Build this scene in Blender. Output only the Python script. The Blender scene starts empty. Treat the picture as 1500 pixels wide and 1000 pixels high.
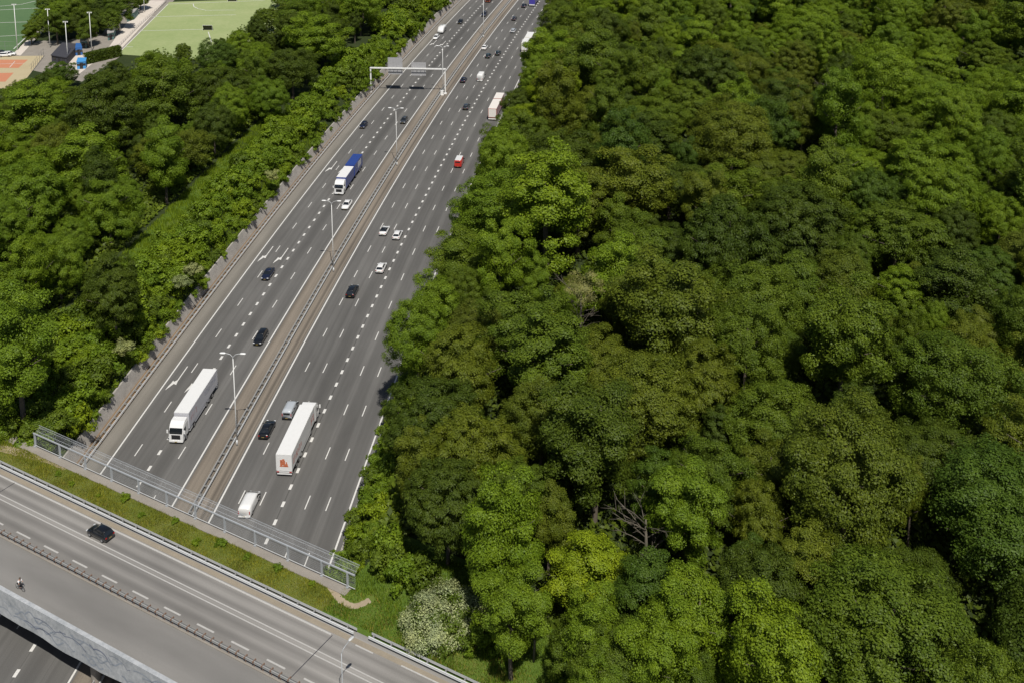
import bpy, bmesh, math, random
import numpy as np
from mathutils import Matrix, Vector

sc = bpy.context.scene
COL = sc.collection
# ------------------------------------------------------------------ camera
F_PX, CX, CY, PITCH, ROLL, CAM_H = 1643.96, 782.16, -100.0, 0.171203, 0.00172, 115.016
cam = bpy.data.cameras.new('camera')
cam_o = bpy.data.objects.new('camera', cam); COL.objects.link(cam_o)
cam.sensor_fit = 'HORIZONTAL'; cam.sensor_width = 36.0
cam.lens = F_PX * 36.0 / 1500.0
cam.shift_x = (750 - CX) / 1500.0
cam.shift_y = -(500 - CY) / 1500.0
cam.clip_start = 1.0; cam.clip_end = 5000.0
cam_o.matrix_world = Matrix.Translation((0, 0, CAM_H)) @ Matrix.Rotation(math.pi / 2 - PITCH, 4, 'X') @ Matrix.Rotation(ROLL, 4, 'Z')
sc.camera = cam_o
# ------------------------------------------------------------------ sky, sun, exposure
SUN_EL = math.radians(57.4); SUN_AZ = math.atan2(0.253, -0.967)
w = bpy.data.worlds.new('World'); sc.world = w; w.use_nodes = True
nt = w.node_tree; bg = nt.nodes['Background']
sky = nt.nodes.new('ShaderNodeTexSky'); sky.sky_type = 'NISHITA'; sky.sun_disc = False
sky.sun_elevation = SUN_EL; sky.sun_rotation = SUN_AZ
nt.links.new(sky.outputs[0], bg.inputs[0]); bg.inputs[1].default_value = 0.055
sun = bpy.data.lights.new('sun', 'SUN'); sun.energy = 4.6; sun.angle = math.radians(0.53); sun.color = (1, 0.955, 0.88)
sun_o = bpy.data.objects.new('sun', sun); COL.objects.link(sun_o)
sdir = Vector((math.sin(SUN_AZ) * math.cos(SUN_EL), math.cos(SUN_AZ) * math.cos(SUN_EL), math.sin(SUN_EL)))
sun_o.rotation_euler = sdir.to_track_quat('Z', 'Y').to_euler()
sc.view_settings.view_transform = 'Standard'; sc.view_settings.look = 'None'
sc.view_settings.exposure = 0.0; sc.view_settings.gamma = 1.0

R = random.Random(11)
NR = np.random.default_rng(5)
GZ = 7.5                     # level of the land either side of the sunken motorway

# ------------------------------------------------------------------ coordinates
def G(px, py, z=0.0):
    """the point at height z seen at a pixel of the 1500x1000 photograph"""
    u, v = (px - CX) / F_PX, (py - CY) / F_PX
    cr, sr = math.cos(ROLL), math.sin(ROLL)
    xc, yc = u * cr + v * sr, -u * sr + v * cr
    c, s = math.cos(PITCH), math.sin(PITCH)
    d = (xc, c - yc * s, -s - yc * c)
    t = (z - CAM_H) / d[2]
    return Vector((d[0] * t, d[1] * t, z))
def PX(p):
    x, y, z = p[0], p[1], p[2] - CAM_H
    c, s = math.cos(PITCH), math.sin(PITCH)
    zc = y * c - z * s; yc = -(y * s + z * c)
    cr, sr = math.cos(ROLL), math.sin(ROLL)
    return CX + F_PX * (x * cr - yc * sr) / zc, CY + F_PX * (x * sr + yc * cr) / zc, zc
PSI, KAP, S0 = 0.0780323, 3.04534908e-4, 169.5647
def path(t, d, z=0.0):
    """a point t metres along the motorway and d metres to its right; also its heading"""
    u = max(t - S0, 0.0); tt = min(t, S0); th = PSI + KAP * u
    x = tt * math.sin(PSI) + (math.cos(PSI) - math.cos(th)) / KAP
    y = tt * math.cos(PSI) + (math.sin(th) - math.sin(PSI)) / KAP
    return Vector((x + d * math.cos(th), y - d * math.sin(th), z)), th
def P(t, d, z=0.0): return path(t, d, z)[0]
def TD(x, y):
    t = x * math.sin(PSI) + y * math.cos(PSI); d = x * math.cos(PSI) - y * math.sin(PSI)
    if t <= S0: return t, d
    cx = S0 * math.sin(PSI) + math.cos(PSI) / KAP; cy = S0 * math.cos(PSI) - math.sin(PSI) / KAP
    vx, vy = x - cx, y - cy
    th = math.pi / 2 - math.atan2(-vx, vy)
    th = (th + math.pi) % (2 * math.pi) - math.pi
    return S0 + (th - PSI) / KAP, 1 / KAP - math.hypot(vx, vy)
BA = math.radians(28.72); CA, SA = math.cos(BA), math.sin(BA)
def B(s, n, z=GZ): return Vector((s * CA + n * SA, -s * SA + n * CA, z))     # along / across the overpass
def SN(x, y): return x * CA - y * SA, x * SA + y * CA

# ------------------------------------------------------------------ materials
def new_mat(name):
    m = bpy.data.materials.new(name); m.use_nodes = True
    return m, m.node_tree, m.node_tree.nodes['Principled BSDF']
def mixrgb(nt, blend, fac, a, b):
    n = nt.nodes.new('ShaderNodeMix'); n.data_type = 'RGBA'; n.blend_type = blend
    for i, v in ((0, fac), (6, a), (7, b)):
        if hasattr(v, 'is_output'): nt.links.new(v, n.inputs[i])
        else: n.inputs[i].default_value = v if i == 0 else (*v, 1)[:4]
    return n.outputs[2]
def noise(nt, vec, scale, detail=4, rough=0.6):
    n = nt.nodes.new('ShaderNodeTexNoise'); n.inputs['Scale'].default_value = scale
    n.inputs['Detail'].default_value = detail; n.inputs['Roughness'].default_value = rough
    if vec is not None: nt.links.new(vec, n.inputs['Vector'])
    return n.outputs['Fac']
def ramp(nt, fac, stops, interp='LINEAR'):
    n = nt.nodes.new('ShaderNodeValToRGB'); n.color_ramp.interpolation = interp
    e = n.color_ramp.elements
    while len(e) < len(stops): e.new(0.5)
    for k, (p, c) in enumerate(stops):
        e[k].position = p; e[k].color = (*c, 1) if not isinstance(c, float) else (c, c, c, 1)
    nt.links.new(fac, n.inputs[0]); return n.outputs[0]
def maprange(nt, v, a, b, c=0.0, d=1.0):
    n = nt.nodes.new('ShaderNodeMapRange'); nt.links.new(v, n.inputs[0])
    for i, q in enumerate((a, b, c, d)): n.inputs[i + 1].default_value = q
    return n.outputs[0]
def mapping(nt, out, scale):
    n = nt.nodes.new('ShaderNodeMapping'); n.inputs['Scale'].default_value = scale
    nt.links.new(out, n.inputs['Vector']); return n.outputs[0]
def coords(nt, which='Object'):
    return nt.nodes.new('ShaderNodeTexCoord').outputs[which]
def geo_pos(nt): return nt.nodes.new('ShaderNodeNewGeometry').outputs['Position']

def plain(name, c, rough=0.5, metal=0.0, var=0.12, scale=3.0, coat=0.0, spec=0.5):
    m, nt, b = new_mat(name)
    f = noise(nt, coords(nt), scale)
    col = mixrgb(nt, 'MIX', f, tuple(x * (1 - var) for x in c), tuple(min(1, x * (1 + var)) for x in c))
    nt.links.new(col, b.inputs['Base Color'])
    b.inputs['Roughness'].default_value = rough; b.inputs['Metallic'].default_value = metal
    b.inputs['Coat Weight'].default_value = coat; b.inputs['Specular IOR Level'].default_value = spec
    return m
def ground_mat(name, stops, s1=0.25, s2=3.0, rough=0.95, bump=0.3):
    m, nt, b = new_mat(name); g = geo_pos(nt)
    a = noise(nt, g, s1, 5, 0.65); c = noise(nt, g, s2, 4, 0.7)
    f = mixrgb(nt, 'MIX', 0.45, a, c)
    nt.links.new(ramp(nt, f, stops), b.inputs['Base Color'])
    b.inputs['Roughness'].default_value = rough; b.inputs['Specular IOR Level'].default_value = 0.2
    bp = nt.nodes.new('ShaderNodeBump'); bp.inputs['Strength'].default_value = bump; bp.inputs['Distance'].default_value = 0.1
    nt.links.new(c, bp.inputs['Height']); nt.links.new(bp.outputs[0], b.inputs['Normal'])
    return m
def road_mat(name, base, lanes, stain=0.25, warm=(1, 1, 1), grain=9.0):
    """asphalt; uv = (metres across, metres along); lanes: (centre, half width, strength) of worn or oily streaks"""
    m, nt, b = new_mat(name); uv = coords(nt, 'UV')
    sep = nt.nodes.new('ShaderNodeSeparateXYZ'); nt.links.new(uv, sep.inputs[0])
    wob = noise(nt, mapping(nt, uv, (0.05, 0.01, 1)), 1.0, 3)
    streak = noise(nt, mapping(nt, uv, (1.6, 0.012, 1)), 1.0, 6, 0.7)
    patch = noise(nt, mapping(nt, uv, (0.12, 0.03, 1)), 1.0, 4)
    gr = noise(nt, uv, grain, 3, 0.8)
    col = mixrgb(nt, 'MIX', streak, tuple(base * (1 - stain) * k for k in warm), tuple(base * (1 + stain) * k for k in warm))
    col = mixrgb(nt, 'MULTIPLY', 1.0, col, ramp(nt, patch, [(0.3, 0.80), (0.7, 1.16)]))
    col = mixrgb(nt, 'MULTIPLY', 1.0, col, ramp(nt, gr, [(0.25, 0.8), (0.75, 1.18)]))
    for c0, hw, st in lanes:
        a = nt.nodes.new('ShaderNodeMath'); a.operation = 'SUBTRACT'; nt.links.new(sep.outputs[0], a.inputs[0]); a.inputs[1].default_value = c0
        a2 = nt.nodes.new('ShaderNodeMath'); a2.operation = 'ABSOLUTE'; nt.links.new(a.outputs[0], a2.inputs[0])
        f = maprange(nt, a2.outputs[0], hw, hw * 0.15, 0, 1)
        f2 = nt.nodes.new('ShaderNodeMath'); f2.operation = 'MULTIPLY'; nt.links.new(f, f2.inputs[0]); nt.links.new(maprange(nt, streak, 0.25, 0.65, 0.5, 1), f2.inputs[1])
        k = 1 - st
        col = mixrgb(nt, 'MULTIPLY', f2.outputs[0], col, (k, k, k))
    nt.links.new(col, b.inputs['Base Color']); b.inputs['Roughness'].default_value = 0.85; b.inputs['Specular IOR Level'].default_value = 0.3
    return m
def leaf_mat(name, c, yellow=0.12, trans=0.3, var=0.26):
    m, nt, b = new_mat(name)
    g = nt.nodes.new('ShaderNodeNewGeometry').outputs['Random Per Island']
    o = nt.nodes.new('ShaderNodeObjectInfo').outputs['Random']
    dark = tuple(x * (1 - var) for x in c); lite = (min(1, c[0] * (1 + var + yellow)), min(1, c[1] * (1 + var)), c[2] * (1 + var * 0.6))
    if c == (0, 0, 0):      # the tree's own colour, kept on the object so that its mesh can be shared
        oc = nt.nodes.new('ShaderNodeObjectInfo').outputs['Color']
        col = mixrgb(nt, 'MULTIPLY', 1.0, oc, mixrgb(nt, 'MIX', g, (1 - var, 1 - var, 1 - var), (1 + var + yellow * .6, 1 + var, 1 + var * .6)))
    else: col = mixrgb(nt, 'MIX', g, dark, lite)
    col = mixrgb(nt, 'MULTIPLY', 1.0, col, ramp(nt, o, [(0, (0.82, 0.88, 0.9)), (0.5, (1, 1, 1)), (1, (1.07, 1.06, 0.95))]))
    cl = noise(nt, coords(nt), 0.35, 2)
    col = mixrgb(nt, 'MULTIPLY', 1.0, col, ramp(nt, cl, [(0.3, (0.82, 0.86, 0.9)), (0.7, (1.16, 1.1, 1.0))]))
    nt.links.new(col, b.inputs['Base Color']); b.inputs['Roughness'].default_value = 0.55; b.inputs['Specular IOR Level'].default_value = 0.25
    t = nt.nodes.new('ShaderNodeBsdfTranslucent'); nt.links.new(mixrgb(nt, 'MULTIPLY', 1.0, col, (1.25, 1.25, 0.6)), t.inputs[0])
    mx = nt.nodes.new('ShaderNodeMixShader'); mx.inputs[0].default_value = trans
    nt.links.new(b.outputs[0], mx.inputs[1]); nt.links.new(t.outputs[0], mx.inputs[2])
    nt.links.new(mx.outputs[0], nt.nodes['Material Output'].inputs[0])
    return m
def glass_mat(name, c=(0.012, 0.015, 0.018)):
    m = plain(name, c, 0.06, 0, 0.1, coat=0.3, spec=0.8); return m
M = {}
M['asphalt'] = road_mat('asphalt', 0.128, [(c_ + k_, .5, .13) for c_ in (-79.1, -75.5, -71.9, -68.3, -58.2, -55.0, -51.6, -48.1, -44.7, -41.3) for k_ in (-.85, .85)] + [(-71.9, 1.5, 0.38), (-68.4, 1.2, 0.12), (-75.4, 1.3, 0.1), (-49.9, 0.12, 0.55), (-51.7, 1.3, 0.28), (-48.2, 1.2, 0.2), (-44.7, 1.3, 0.28), (-41.3, 1.3, 0.24), (-55.0, 1.2, 0.1), (-79.2, 1.3, .1), (-58.2, 1.2, .12), (-73.7, .1, .3), (-70.0, .08, .2)], 0.36, (1.03, 1.0, 0.95))
M['shoulder'] = road_mat('shoulder', 0.2, [(-81.6, 1.2, 0.3)], 0.2, (1.06, 0.98, 0.85))
M['reservation'] = road_mat('reservation', 0.205, [(-61.1, 0.5, 0.55), (-60.4, 0.25, 0.4), (-66.3, 1.0, 0.4), (-62.8, 0.5, 0.35), (-64.0, .3, .2)], 0.42, (1.1, 0.94, 0.76), 5)
M['verge_soil'] = road_mat('verge_soil', 0.2, [(-85.7, 0.5, 0.3)], 0.35, (1.3, 0.9, 0.55), 4)
M['deck_road'] = road_mat('deck_road', 0.215, [(87.4, 0.7, 0.24), (89.3, 0.5, 0.2), (91.3, 0.5, 0.24), (92.9, 0.4, 0.2), (90.4, 0.5, -0.16), (88.3, .5, -.2), (92.1, .4, -.18), (85.8, .5, -.2), (94.3, .8, -.25)], 0.24, (1.04, 0.99, 0.925))
M['cycle'] = road_mat('cycle', 0.198, [(82.2, 1.8, 0.16)], 0.07, (1.03, 0.99, 0.93))
M['paint'] = plain('paint', (0.63, 0.62, 0.59), 0.7, 0, 0.3, 5)
M['paint_old'] = plain('paint_old', (0.42, 0.41, 0.39), 0.8, 0, 0.25, 4)
M['concrete'] = ground_mat('concrete', [(0.2, (0.19, 0.17, 0.145)), (0.8, (0.34, 0.31, 0.27))], 0.4, 5, 0.9, 0.1)
M['fascia'] = ground_mat('fascia', [(0.28, (0.2, 0.22, 0.24)), (0.48, (0.36, 0.375, 0.39)), (0.68, (0.52, 0.53, 0.54))], 0.35, 2.0, 0.9, 0.05)
M['wall'] = ground_mat('wall', [(0.25, (0.24, 0.225, 0.205)), (0.7, (0.48, 0.45, 0.41))], 0.5, 3, 0.9, 0.2)
M['floor'] = ground_mat('forest_floor', [(0.3, (0.018, 0.03, 0.008)), (0.7, (0.045, 0.06, 0.018))], 0.1, 1.5)
M['meadow'] = ground_mat('meadow', [(0.25, (0.05, 0.09, 0.012)), (0.5, (0.085, 0.14, 0.02)), (0.75, (0.15, 0.16, 0.035))], 0.18, 2.2)
M['verge'] = ground_mat('verge', [(0.25, (0.07, 0.10, 0.015)), (0.5, (0.12, 0.145, 0.028)), (0.75, (0.19, 0.18, 0.065))], 0.3, 2.2)
M['sand'] = ground_mat('sand', [(0.25, (0.27, 0.21, 0.14)), (0.75, (0.42, 0.35, 0.25))], 0.4, 4)
M['gutter'] = ground_mat('gutter', [(0.25, (0.22, 0.19, 0.15)), (0.75, (0.32, 0.275, 0.21))], 0.5, 4)
M['paving'] = ground_mat('paving', [(0.25, (0.5, 0.44, 0.38)), (0.75, (0.68, 0.62, 0.55))], 0.2, 2)
M['turf'] = ground_mat('turf', [(0.25, (0.22, 0.29, 0.105)), (0.5, (0.29, 0.345, 0.15)), (0.75, (0.37, 0.40, 0.2))], 0.07, 0.9, 0.9, 0.05)
M['turf_dark'] = ground_mat('turf_dark', [(0.3, (0.075, 0.14, 0.06)), (0.7, (0.11, 0.18, 0.08))], 0.05, 1.0, 0.9, 0.05)
M['court'] = ground_mat('court', [(0.3, (0.40, 0.33, 0.2)), (0.7, (0.48, 0.41, 0.26))], 0.1, 2, 0.9, 0.05)
M['clay'] = ground_mat('clay', [(0.3, (0.46, 0.18, 0.10)), (0.7, (0.54, 0.24, 0.14))], 0.1, 2, 0.9, 0.05)
M['steel'] = plain('galvanised_steel', (0.56, 0.57, 0.57), 0.5, 0.15, 0.15)
M['screen_steel'] = plain('screen_steel', (0.40, 0.42, 0.44), 0.5, 0.15, 0.12)
M['steel_dull'] = plain('dull_steel', (0.30, 0.30, 0.29), 0.6, 0.3, 0.2)
M['rusty'] = plain('rusty_steel', (0.22, 0.14, 0.10), 0.7, 0.2, 0.3)
M['white_metal'] = plain('white_metal', (0.78, 0.78, 0.76), 0.4, 0.0, 0.05)
M['sign_back'] = plain('sign_back', (0.42, 0.42, 0.43), 0.5, 0.2, 0.12, 1.2)
M['bark'] = plain('bark', (0.10, 0.08, 0.06), 0.9, 0, 0.35, 4)
M['bark_dead'] = plain('bark_dead', (0.115, 0.1, 0.075), 0.9, 0, 0.3, 4)
M['bark_pale'] = plain('bark_pale', (0.30, 0.25, 0.19), 0.9, 0, 0.3, 4)
M['glass'] = glass_mat('vehicle_glass')
M['rubber'] = plain('rubber', (0.014, 0.014, 0.015), 0.8)
M['rim'] = plain('rim', (0.4, 0.4, 0.41), 0.35, 0.7)
M['black_plastic'] = plain('black_plastic', (0.02, 0.02, 0.022), 0.5)
M['lamp_clear'] = plain('lamp_clear', (0.62, 0.64, 0.66), 0.1)
M['lamp_red'] = plain('lamp_red', (0.35, 0.01, 0.01), 0.2)
M['plate'] = plain('plate_yellow', (0.30, 0.23, 0.06), 0.5)
for k, c in dict(white=(0.74, 0.74, 0.73), silver=(0.42, 0.45, 0.48), black=(0.008, 0.009, 0.011), navy=(0.010, 0.014, 0.035), darkgrey=(0.035, 0.04, 0.048),
                 teal=(0.012, 0.03, 0.04), red=(0.5, 0.03, 0.02), darkred=(0.16, 0.03, 0.015), blue=(0.02, 0.05, 0.25), violet=(0.06, 0.05, 0.32), cream=(0.72, 0.68, 0.5), grey=(0.2, 0.2, 0.21)).items():
    M[k] = plain('paint_' + k, c, 0.25, 0.0, 0.04, 2, coat=0.6)
M['tarp_white'] = plain('tarp_white', (0.7, 0.7, 0.69), 0.6, 0, 0.06, 1.5)
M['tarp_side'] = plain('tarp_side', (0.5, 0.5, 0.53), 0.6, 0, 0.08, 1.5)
M['tarp_cream'] = plain('tarp_cream', (0.72, 0.68, 0.64), 0.6, 0, 0.06, 1.5)
M['marks_red'] = plain('marks_red', (0.42, 0.10, 0.06), 0.6)
M['marks_orange'] = plain('marks_orange', (0.5, 0.15, 0.07), 0.6)
M['marks_grey'] = plain('marks_grey', (0.2, 0.21, 0.27), 0.6)
M['marks_pink'] = plain('marks_pink', (0.42, 0.28, 0.30), 0.6)
M['graffiti'] = plain('graffiti_paint', (0.17, 0.19, 0.25), 0.7, 0, 0.3)
M['graffiti_light'] = plain('graffiti_light', (0.27, 0.30, 0.345), 0.7, 0, 0.3)
M['skin'] = plain('skin', (0.5, 0.3, 0.22), 0.6)
M['shirt'] = plain('shirt', (0.72, 0.70, 0.70), 0.8)
M['trousers'] = plain('trousers', (0.02, 0.02, 0.022), 0.8)
M['hair'] = plain('hair', (0.10, 0.07, 0.05), 0.8)
M['roof_dark'] = plain('roof_dark', (0.045, 0.045, 0.055), 0.8, 0, 0.2, 1)
M['roof_pale'] = plain('roof_pale', (0.34, 0.33, 0.32), 0.8, 0, 0.2, 1)
M['green_wall'] = plain('green_wall', (0.10, 0.19, 0.18), 0.7)
M['blue_wall'] = plain('blue_wall', (0.03, 0.12, 0.35), 0.6)
M['blue_lite'] = plain('blue_lite', (0.06, 0.28, 0.6), 0.6)
TONES = {   # leaf colours
    'dark green': (0.072, 0.110, 0.011), 'mid green': (0.106, 0.160, 0.013), 'olive green': (0.122, 0.158, 0.014), 'cream green': (0.27, 0.31, 0.13),
    'fresh green': (0.142, 0.222, 0.014), 'lime green': (0.20, 0.275, 0.012), 'yellow-green': (0.165, 0.245, 0.013), 'bluish green': (0.074, 0.130, 0.014), 'brownish green': (0.118, 0.152, 0.018)}
for k, c in TONES.items(): M[k] = leaf_mat('leaves_' + k.replace(' ', '_'), c)
M['leaves'] = leaf_mat('leaves', (0, 0, 0))
M['blossom'] = leaf_mat('blossom', (0.34, 0.39, 0.21), 0.05, 0.2, 0.45)
M['pale_leaf'] = leaf_mat('pale_leaf', (0.28, 0.28, 0.1), 0.1, 0.2)
M['grass_blade'] = leaf_mat('grass_blade', (0.115, 0.2, 0.018), 0.25, 0.25, 0.45)
M['grass_verge'] = leaf_mat('grass_verge', (0.18, 0.225, 0.03), 0.3, 0.25, 0.45)
M['grass_dry'] = leaf_mat('grass_dry', (0.22, 0.22, 0.055), 0.35, 0.2, 0.55)

# ------------------------------------------------------------------ mesh helpers
class MB:
    def __init__(self): self.v = []; self.f = []
    def add(self, V, Fc):
        o = len(self.v); self.v += [tuple(p) for p in V]; self.f += [tuple(i + o for i in q) for q in Fc]; return self
    def box(self, c, s, rot=0.0, M4=None):
        x, y, z = s[0] / 2, s[1] / 2, s[2] / 2
        V = [Vector((a * x, b * y, k * z)) for k in (-1, 1) for a, b in ((-1, -1), (1, -1), (1, 1), (-1, 1))]
        if rot: V = [Matrix.Rotation(rot, 3, 'Z') @ p for p in V]
        if M4 is not None: V = [M4 @ p for p in V]
        return self.add([p + Vector(c) for p in V], [(3, 2, 1, 0), (4, 5, 6, 7), (0, 1, 5, 4), (1, 2, 6, 5), (2, 3, 7, 6), (3, 0, 4, 7)])
    def prism(self, poly, z0, z1):
        n = len(poly); V = [(p[0], p[1], z0) for p in poly] + [(p[0], p[1], z1) for p in poly]
        return self.add(V, [tuple(range(n))[::-1], tuple(range(n, 2 * n))] + [(i, (i + 1) % n, (i + 1) % n + n, i + n) for i in range(n)])
    def tube(self, pts, rad, k=8, cap=True):
        pts = [Vector(p) for p in pts]; n = len(pts)
        rad = rad if isinstance(rad, (list, tuple)) else [rad] * n
        V = []; prev = None
        for i, p in enumerate(pts):
            t = (pts[min(i + 1, n - 1)] - pts[max(i - 1, 0)]).normalized()
            a = Vector((0, 0, 1)) if abs(t.z) < 0.95 else Vector((1, 0, 0))
            if prev is not None: a = prev
            x = (a - t * a.dot(t)).normalized(); y = t.cross(x); prev = x
            V += [p + (x * math.cos(q * 2 * math.pi / k) + y * math.sin(q * 2 * math.pi / k)) * rad[i] for q in range(k)]
        Fc = [(i * k + q, i * k + (q + 1) % k, (i + 1) * k + (q + 1) % k, (i + 1) * k + q) for i in range(n - 1) for q in range(k)]
        if cap: Fc += [tuple(range(k))[::-1], tuple(range((n - 1) * k, n * k))]
        return self.add(V, Fc)
    def loft(self, rings, cap=True):
        k = len(rings[0]); V = [p for r in rings for p in r]
        Fc = [(i * k + q, i * k + (q + 1) % k, (i + 1) * k + (q + 1) % k, (i + 1) * k + q) for i in range(len(rings) - 1) for q in range(k)]
        if cap: Fc += [tuple(range(k))[::-1], tuple(range((len(rings) - 1) * k, len(rings) * k))]
        return self.add(V, Fc)
    def wheel(self, c, r, wd, k=18):
        prof = [(r * 0.55, -wd / 2), (r * 0.93, -wd / 2), (r, -wd * 0.3), (r, wd * 0.3), (r * 0.93, wd / 2), (r * 0.55, wd / 2)]
        rings = [[Vector(c) + Vector((math.cos(a) * q, y, math.sin(a) * q)) for a in (2 * math.pi * i / k for i in range(k))] for q, y in prof]
        return self.loft(rings, True)
    def mesh(self, name, smooth=False, bevel=0.0):
        me = bpy.data.meshes.new(name); me.from_pydata([tuple(p) for p in self.v], [], self.f); me.update()
        bm = bmesh.new(); bm.from_mesh(me); bmesh.ops.recalc_face_normals(bm, faces=bm.faces)
        if bevel: bmesh.ops.bevel(bm, geom=bm.edges[:], offset=bevel, segments=2, affect='EDGES', clamp_overlap=True)
        bm.to_mesh(me); bm.free()
        if smooth: me.polygons.foreach_set('use_smooth', [True] * len(me.polygons))
        return me
def link(name, me, mat, parent=None, obslot=False, loc=None):
    if me is not None and len(me.materials) == 0: me.materials.append(M[mat] if mat and not obslot else None)
    tone = obslot and mat in TONES
    if tone: me.materials[0] = M['leaves']
    o = bpy.data.objects.new(name, me); COL.objects.link(o)
    if tone: o.color = (*TONES[mat], 1)
    elif obslot and mat: o.material_slots[0].link = 'OBJECT'; o.material_slots[0].material = M[mat]
    if parent: o.parent = parent
    if loc is not None: o.location = loc
    return o
def part(name, mb, mat, parent, smooth=False, bevel=0.0, label=None):
    o = link(name, mb.mesh(name, smooth, bevel), mat, parent)
    if label: o['label'] = label
    return o
def tag(o, label, cat, group=None):
    o['label'] = label; o['category'] = cat
    if group: o['group'] = group
    return o
def thing(name, label, cat, loc=(0, 0, 0), rz=0.0, group=None):
    o = bpy.data.objects.new(name, None); COL.objects.link(o); o.location = loc; o.rotation_euler = (0, 0, rz)
    o.empty_display_size = 0.5
    return tag(o, label, cat, group)
def structure(name, me, mat):
    o = link(name, me, mat); o['kind'] = 'structure'; return o
def dup(root, loc, rz=0.0, label=None, scale=None):
    r = root.copy(); COL.objects.link(r); r.location = loc; r.rotation_euler = (0, 0, rz)
    if label: r['label'] = label
    if scale: r.scale = scale
    for ch in list(root.children):
        c = ch.copy(); COL.objects.link(c); c.parent = r
        for g in list(ch.children):
            d = g.copy(); COL.objects.link(d); d.parent = c
    return r
def uv_sheet(name, rows, uvs):
    """grid sheet from rows of points with matching uv rows"""
    k = len(rows[0]); V = [tuple(p) for r in rows for p in r]; U = [u for r in uvs for u in r]
    Fc = [(i * k + j, i * k + j + 1, (i + 1) * k + j + 1, (i + 1) * k + j) for i in range(len(rows) - 1) for j in range(k - 1)]
    me = bpy.data.meshes.new(name); me.from_pydata(V, [], Fc); me.update()
    l = me.uv_layers.new(name='UVMap')
    for lp in me.loops: l.data[lp.index].uv = U[lp.vertex_index]
    if me.polygons[0].normal.z < 0: me.flip_normals()
    return me
def mway_sheet(name, ds, t0, t1, z, step=6.0):
    n = int((t1 - t0) / step) + 1; ts = [t0 + (t1 - t0) * i / n for i in range(n + 1)]
    return uv_sheet(name, [[P(t, d, z) for d in ds] for t in ts], [[(d, t) for d in ds] for t in ts])
def deck_sheet(name, n0, n1, s0, s1, z):
    ss = [s0 + (s1 - s0) * i / 20 for i in range(21)]
    return uv_sheet(name, [[B(s, n0, z), B(s, n1, z)] for s in ss], [[(n0, s), (n1, s)] for s in ss])
def flat_poly(name, pts, z):
    me = bpy.data.meshes.new(name); me.from_pydata([(p[0], p[1], z) for p in pts], [], [tuple(range(len(pts)))]); me.update()
    if me.polygons[0].normal.z < 0: me.flip_normals()
    return me

# ================================================================== SETTING
# land: one sheet with the motorway cutting in it
prof = [(-1600, GZ), (-700, GZ), (-300, GZ), (-120, GZ), (-93, GZ), (-86.95, 2.5), (-86.3, -0.03), (-37.4, -0.03), (-37.3, 2.95), (-30.5, GZ), (0, GZ), (120, GZ), (400, GZ), (1500, GZ)]
ts = [-500, -200] + [10 * i for i in range(0, 61)] + [700, 900, 1300, 2000, 2800]
rows = []
for t in ts:
    row = []
    for d, z in prof:
        p = P(t, d, z); row.append(p)
    rows.append(row)
structure('ground', uv_sheet('ground', rows, [[(d, t) for d, _ in prof] for t in ts]), 'floor')
structure('motorway', mway_sheet('motorway', [-86.2, -81.2, -66.0, -60.2, -37.45], 20, 900, 0.0), 'asphalt')
structure('hard_shoulder', mway_sheet('hard_shoulder', [-84.45, -81.15], 20, 900, 0.012), 'shoulder')
structure('roadside_verge', mway_sheet('roadside_verge', [-86.2, -84.4], 20, 900, 0.024), 'verge_soil')
structure('central_reservation', mway_sheet('central_reservation', [-66.15, -60.1], 20, 900, 0.012), 'reservation')
# painted markings
LINES = dict(L1=-80.84, La=-77.4, LB=-73.7, Lc=-70.05, L2=-66.55, R0=-59.71, R1=-56.7, R2=-53.35, RB=-49.9, R4=-46.3, R5=-43.05, RE=-39.55)
mk = MB()
def mark(t0, t1, d, wd, z=0.03):
    n = max(1, int((t1 - t0) / 12)); 
    for i in range(n):
        a = t0 + (t1 - t0) * i / n; b = t0 + (t1 - t0) * (i + 1) / n
        mk.add([P(a, d - wd / 2, z), P(a, d + wd / 2, z), P(b, d + wd / 2, z), P(b, d - wd / 2, z)], [(0, 1, 2, 3)])
for k, ph in (('La', 161.1), ('Lc', 161.0), ('R1', 151.2), ('R2', 151.1), ('R4', 150.8), ('R5', 150.7)):
    t = ph - 12 * 8
    while t < 640: mark(t - 1.55, t + 1.55, LINES[k], 0.17); t += 12
for k, ph in (('LB', 160.75), ('RB', 150.1)):
    t = ph - 4 * 24
    while t < 640: mark(t - 0.62, t + 0.62, LINES[k], 0.45); t += 4
for k in ('L1', 'L2', 'R0', 'RE'): mark(20, 800, LINES[k], 0.26)
def arrow(t, d):
    """lane arrow for traffic coming towards the overpass, bent to its right"""
    pts = [(5.2, 0.14), (0.6, 0.14), (-1.0, -0.75), (-0.35, -0.95), (-2.6, -1.45), (-1.75, -0.2), (-1.35, -0.42), (-0.2, -0.14), (5.2, -0.14)]
    pts = [(5.2, 0.1), (0.4, 0.1), (-0.7, 0.25), (-0.4, -0.3), (-2.5, -1.05), (-1.2, -1.0), (-0.3, -0.85), (0.6, -0.8), (0.2, -0.5), (0.8, -0.1), (5.2, -0.1)]
    mk.add([P(t + a, d + b, 0.036) for a, b in pts], [tuple(range(len(pts)))])
for t in (180.3, 229.0, 280.4, 404):
    arrow(t, -78.9); arrow(t - 0.5, -75.2)
mko = structure('lane_marking', mk.mesh('lane_marking'), 'paint')

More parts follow.
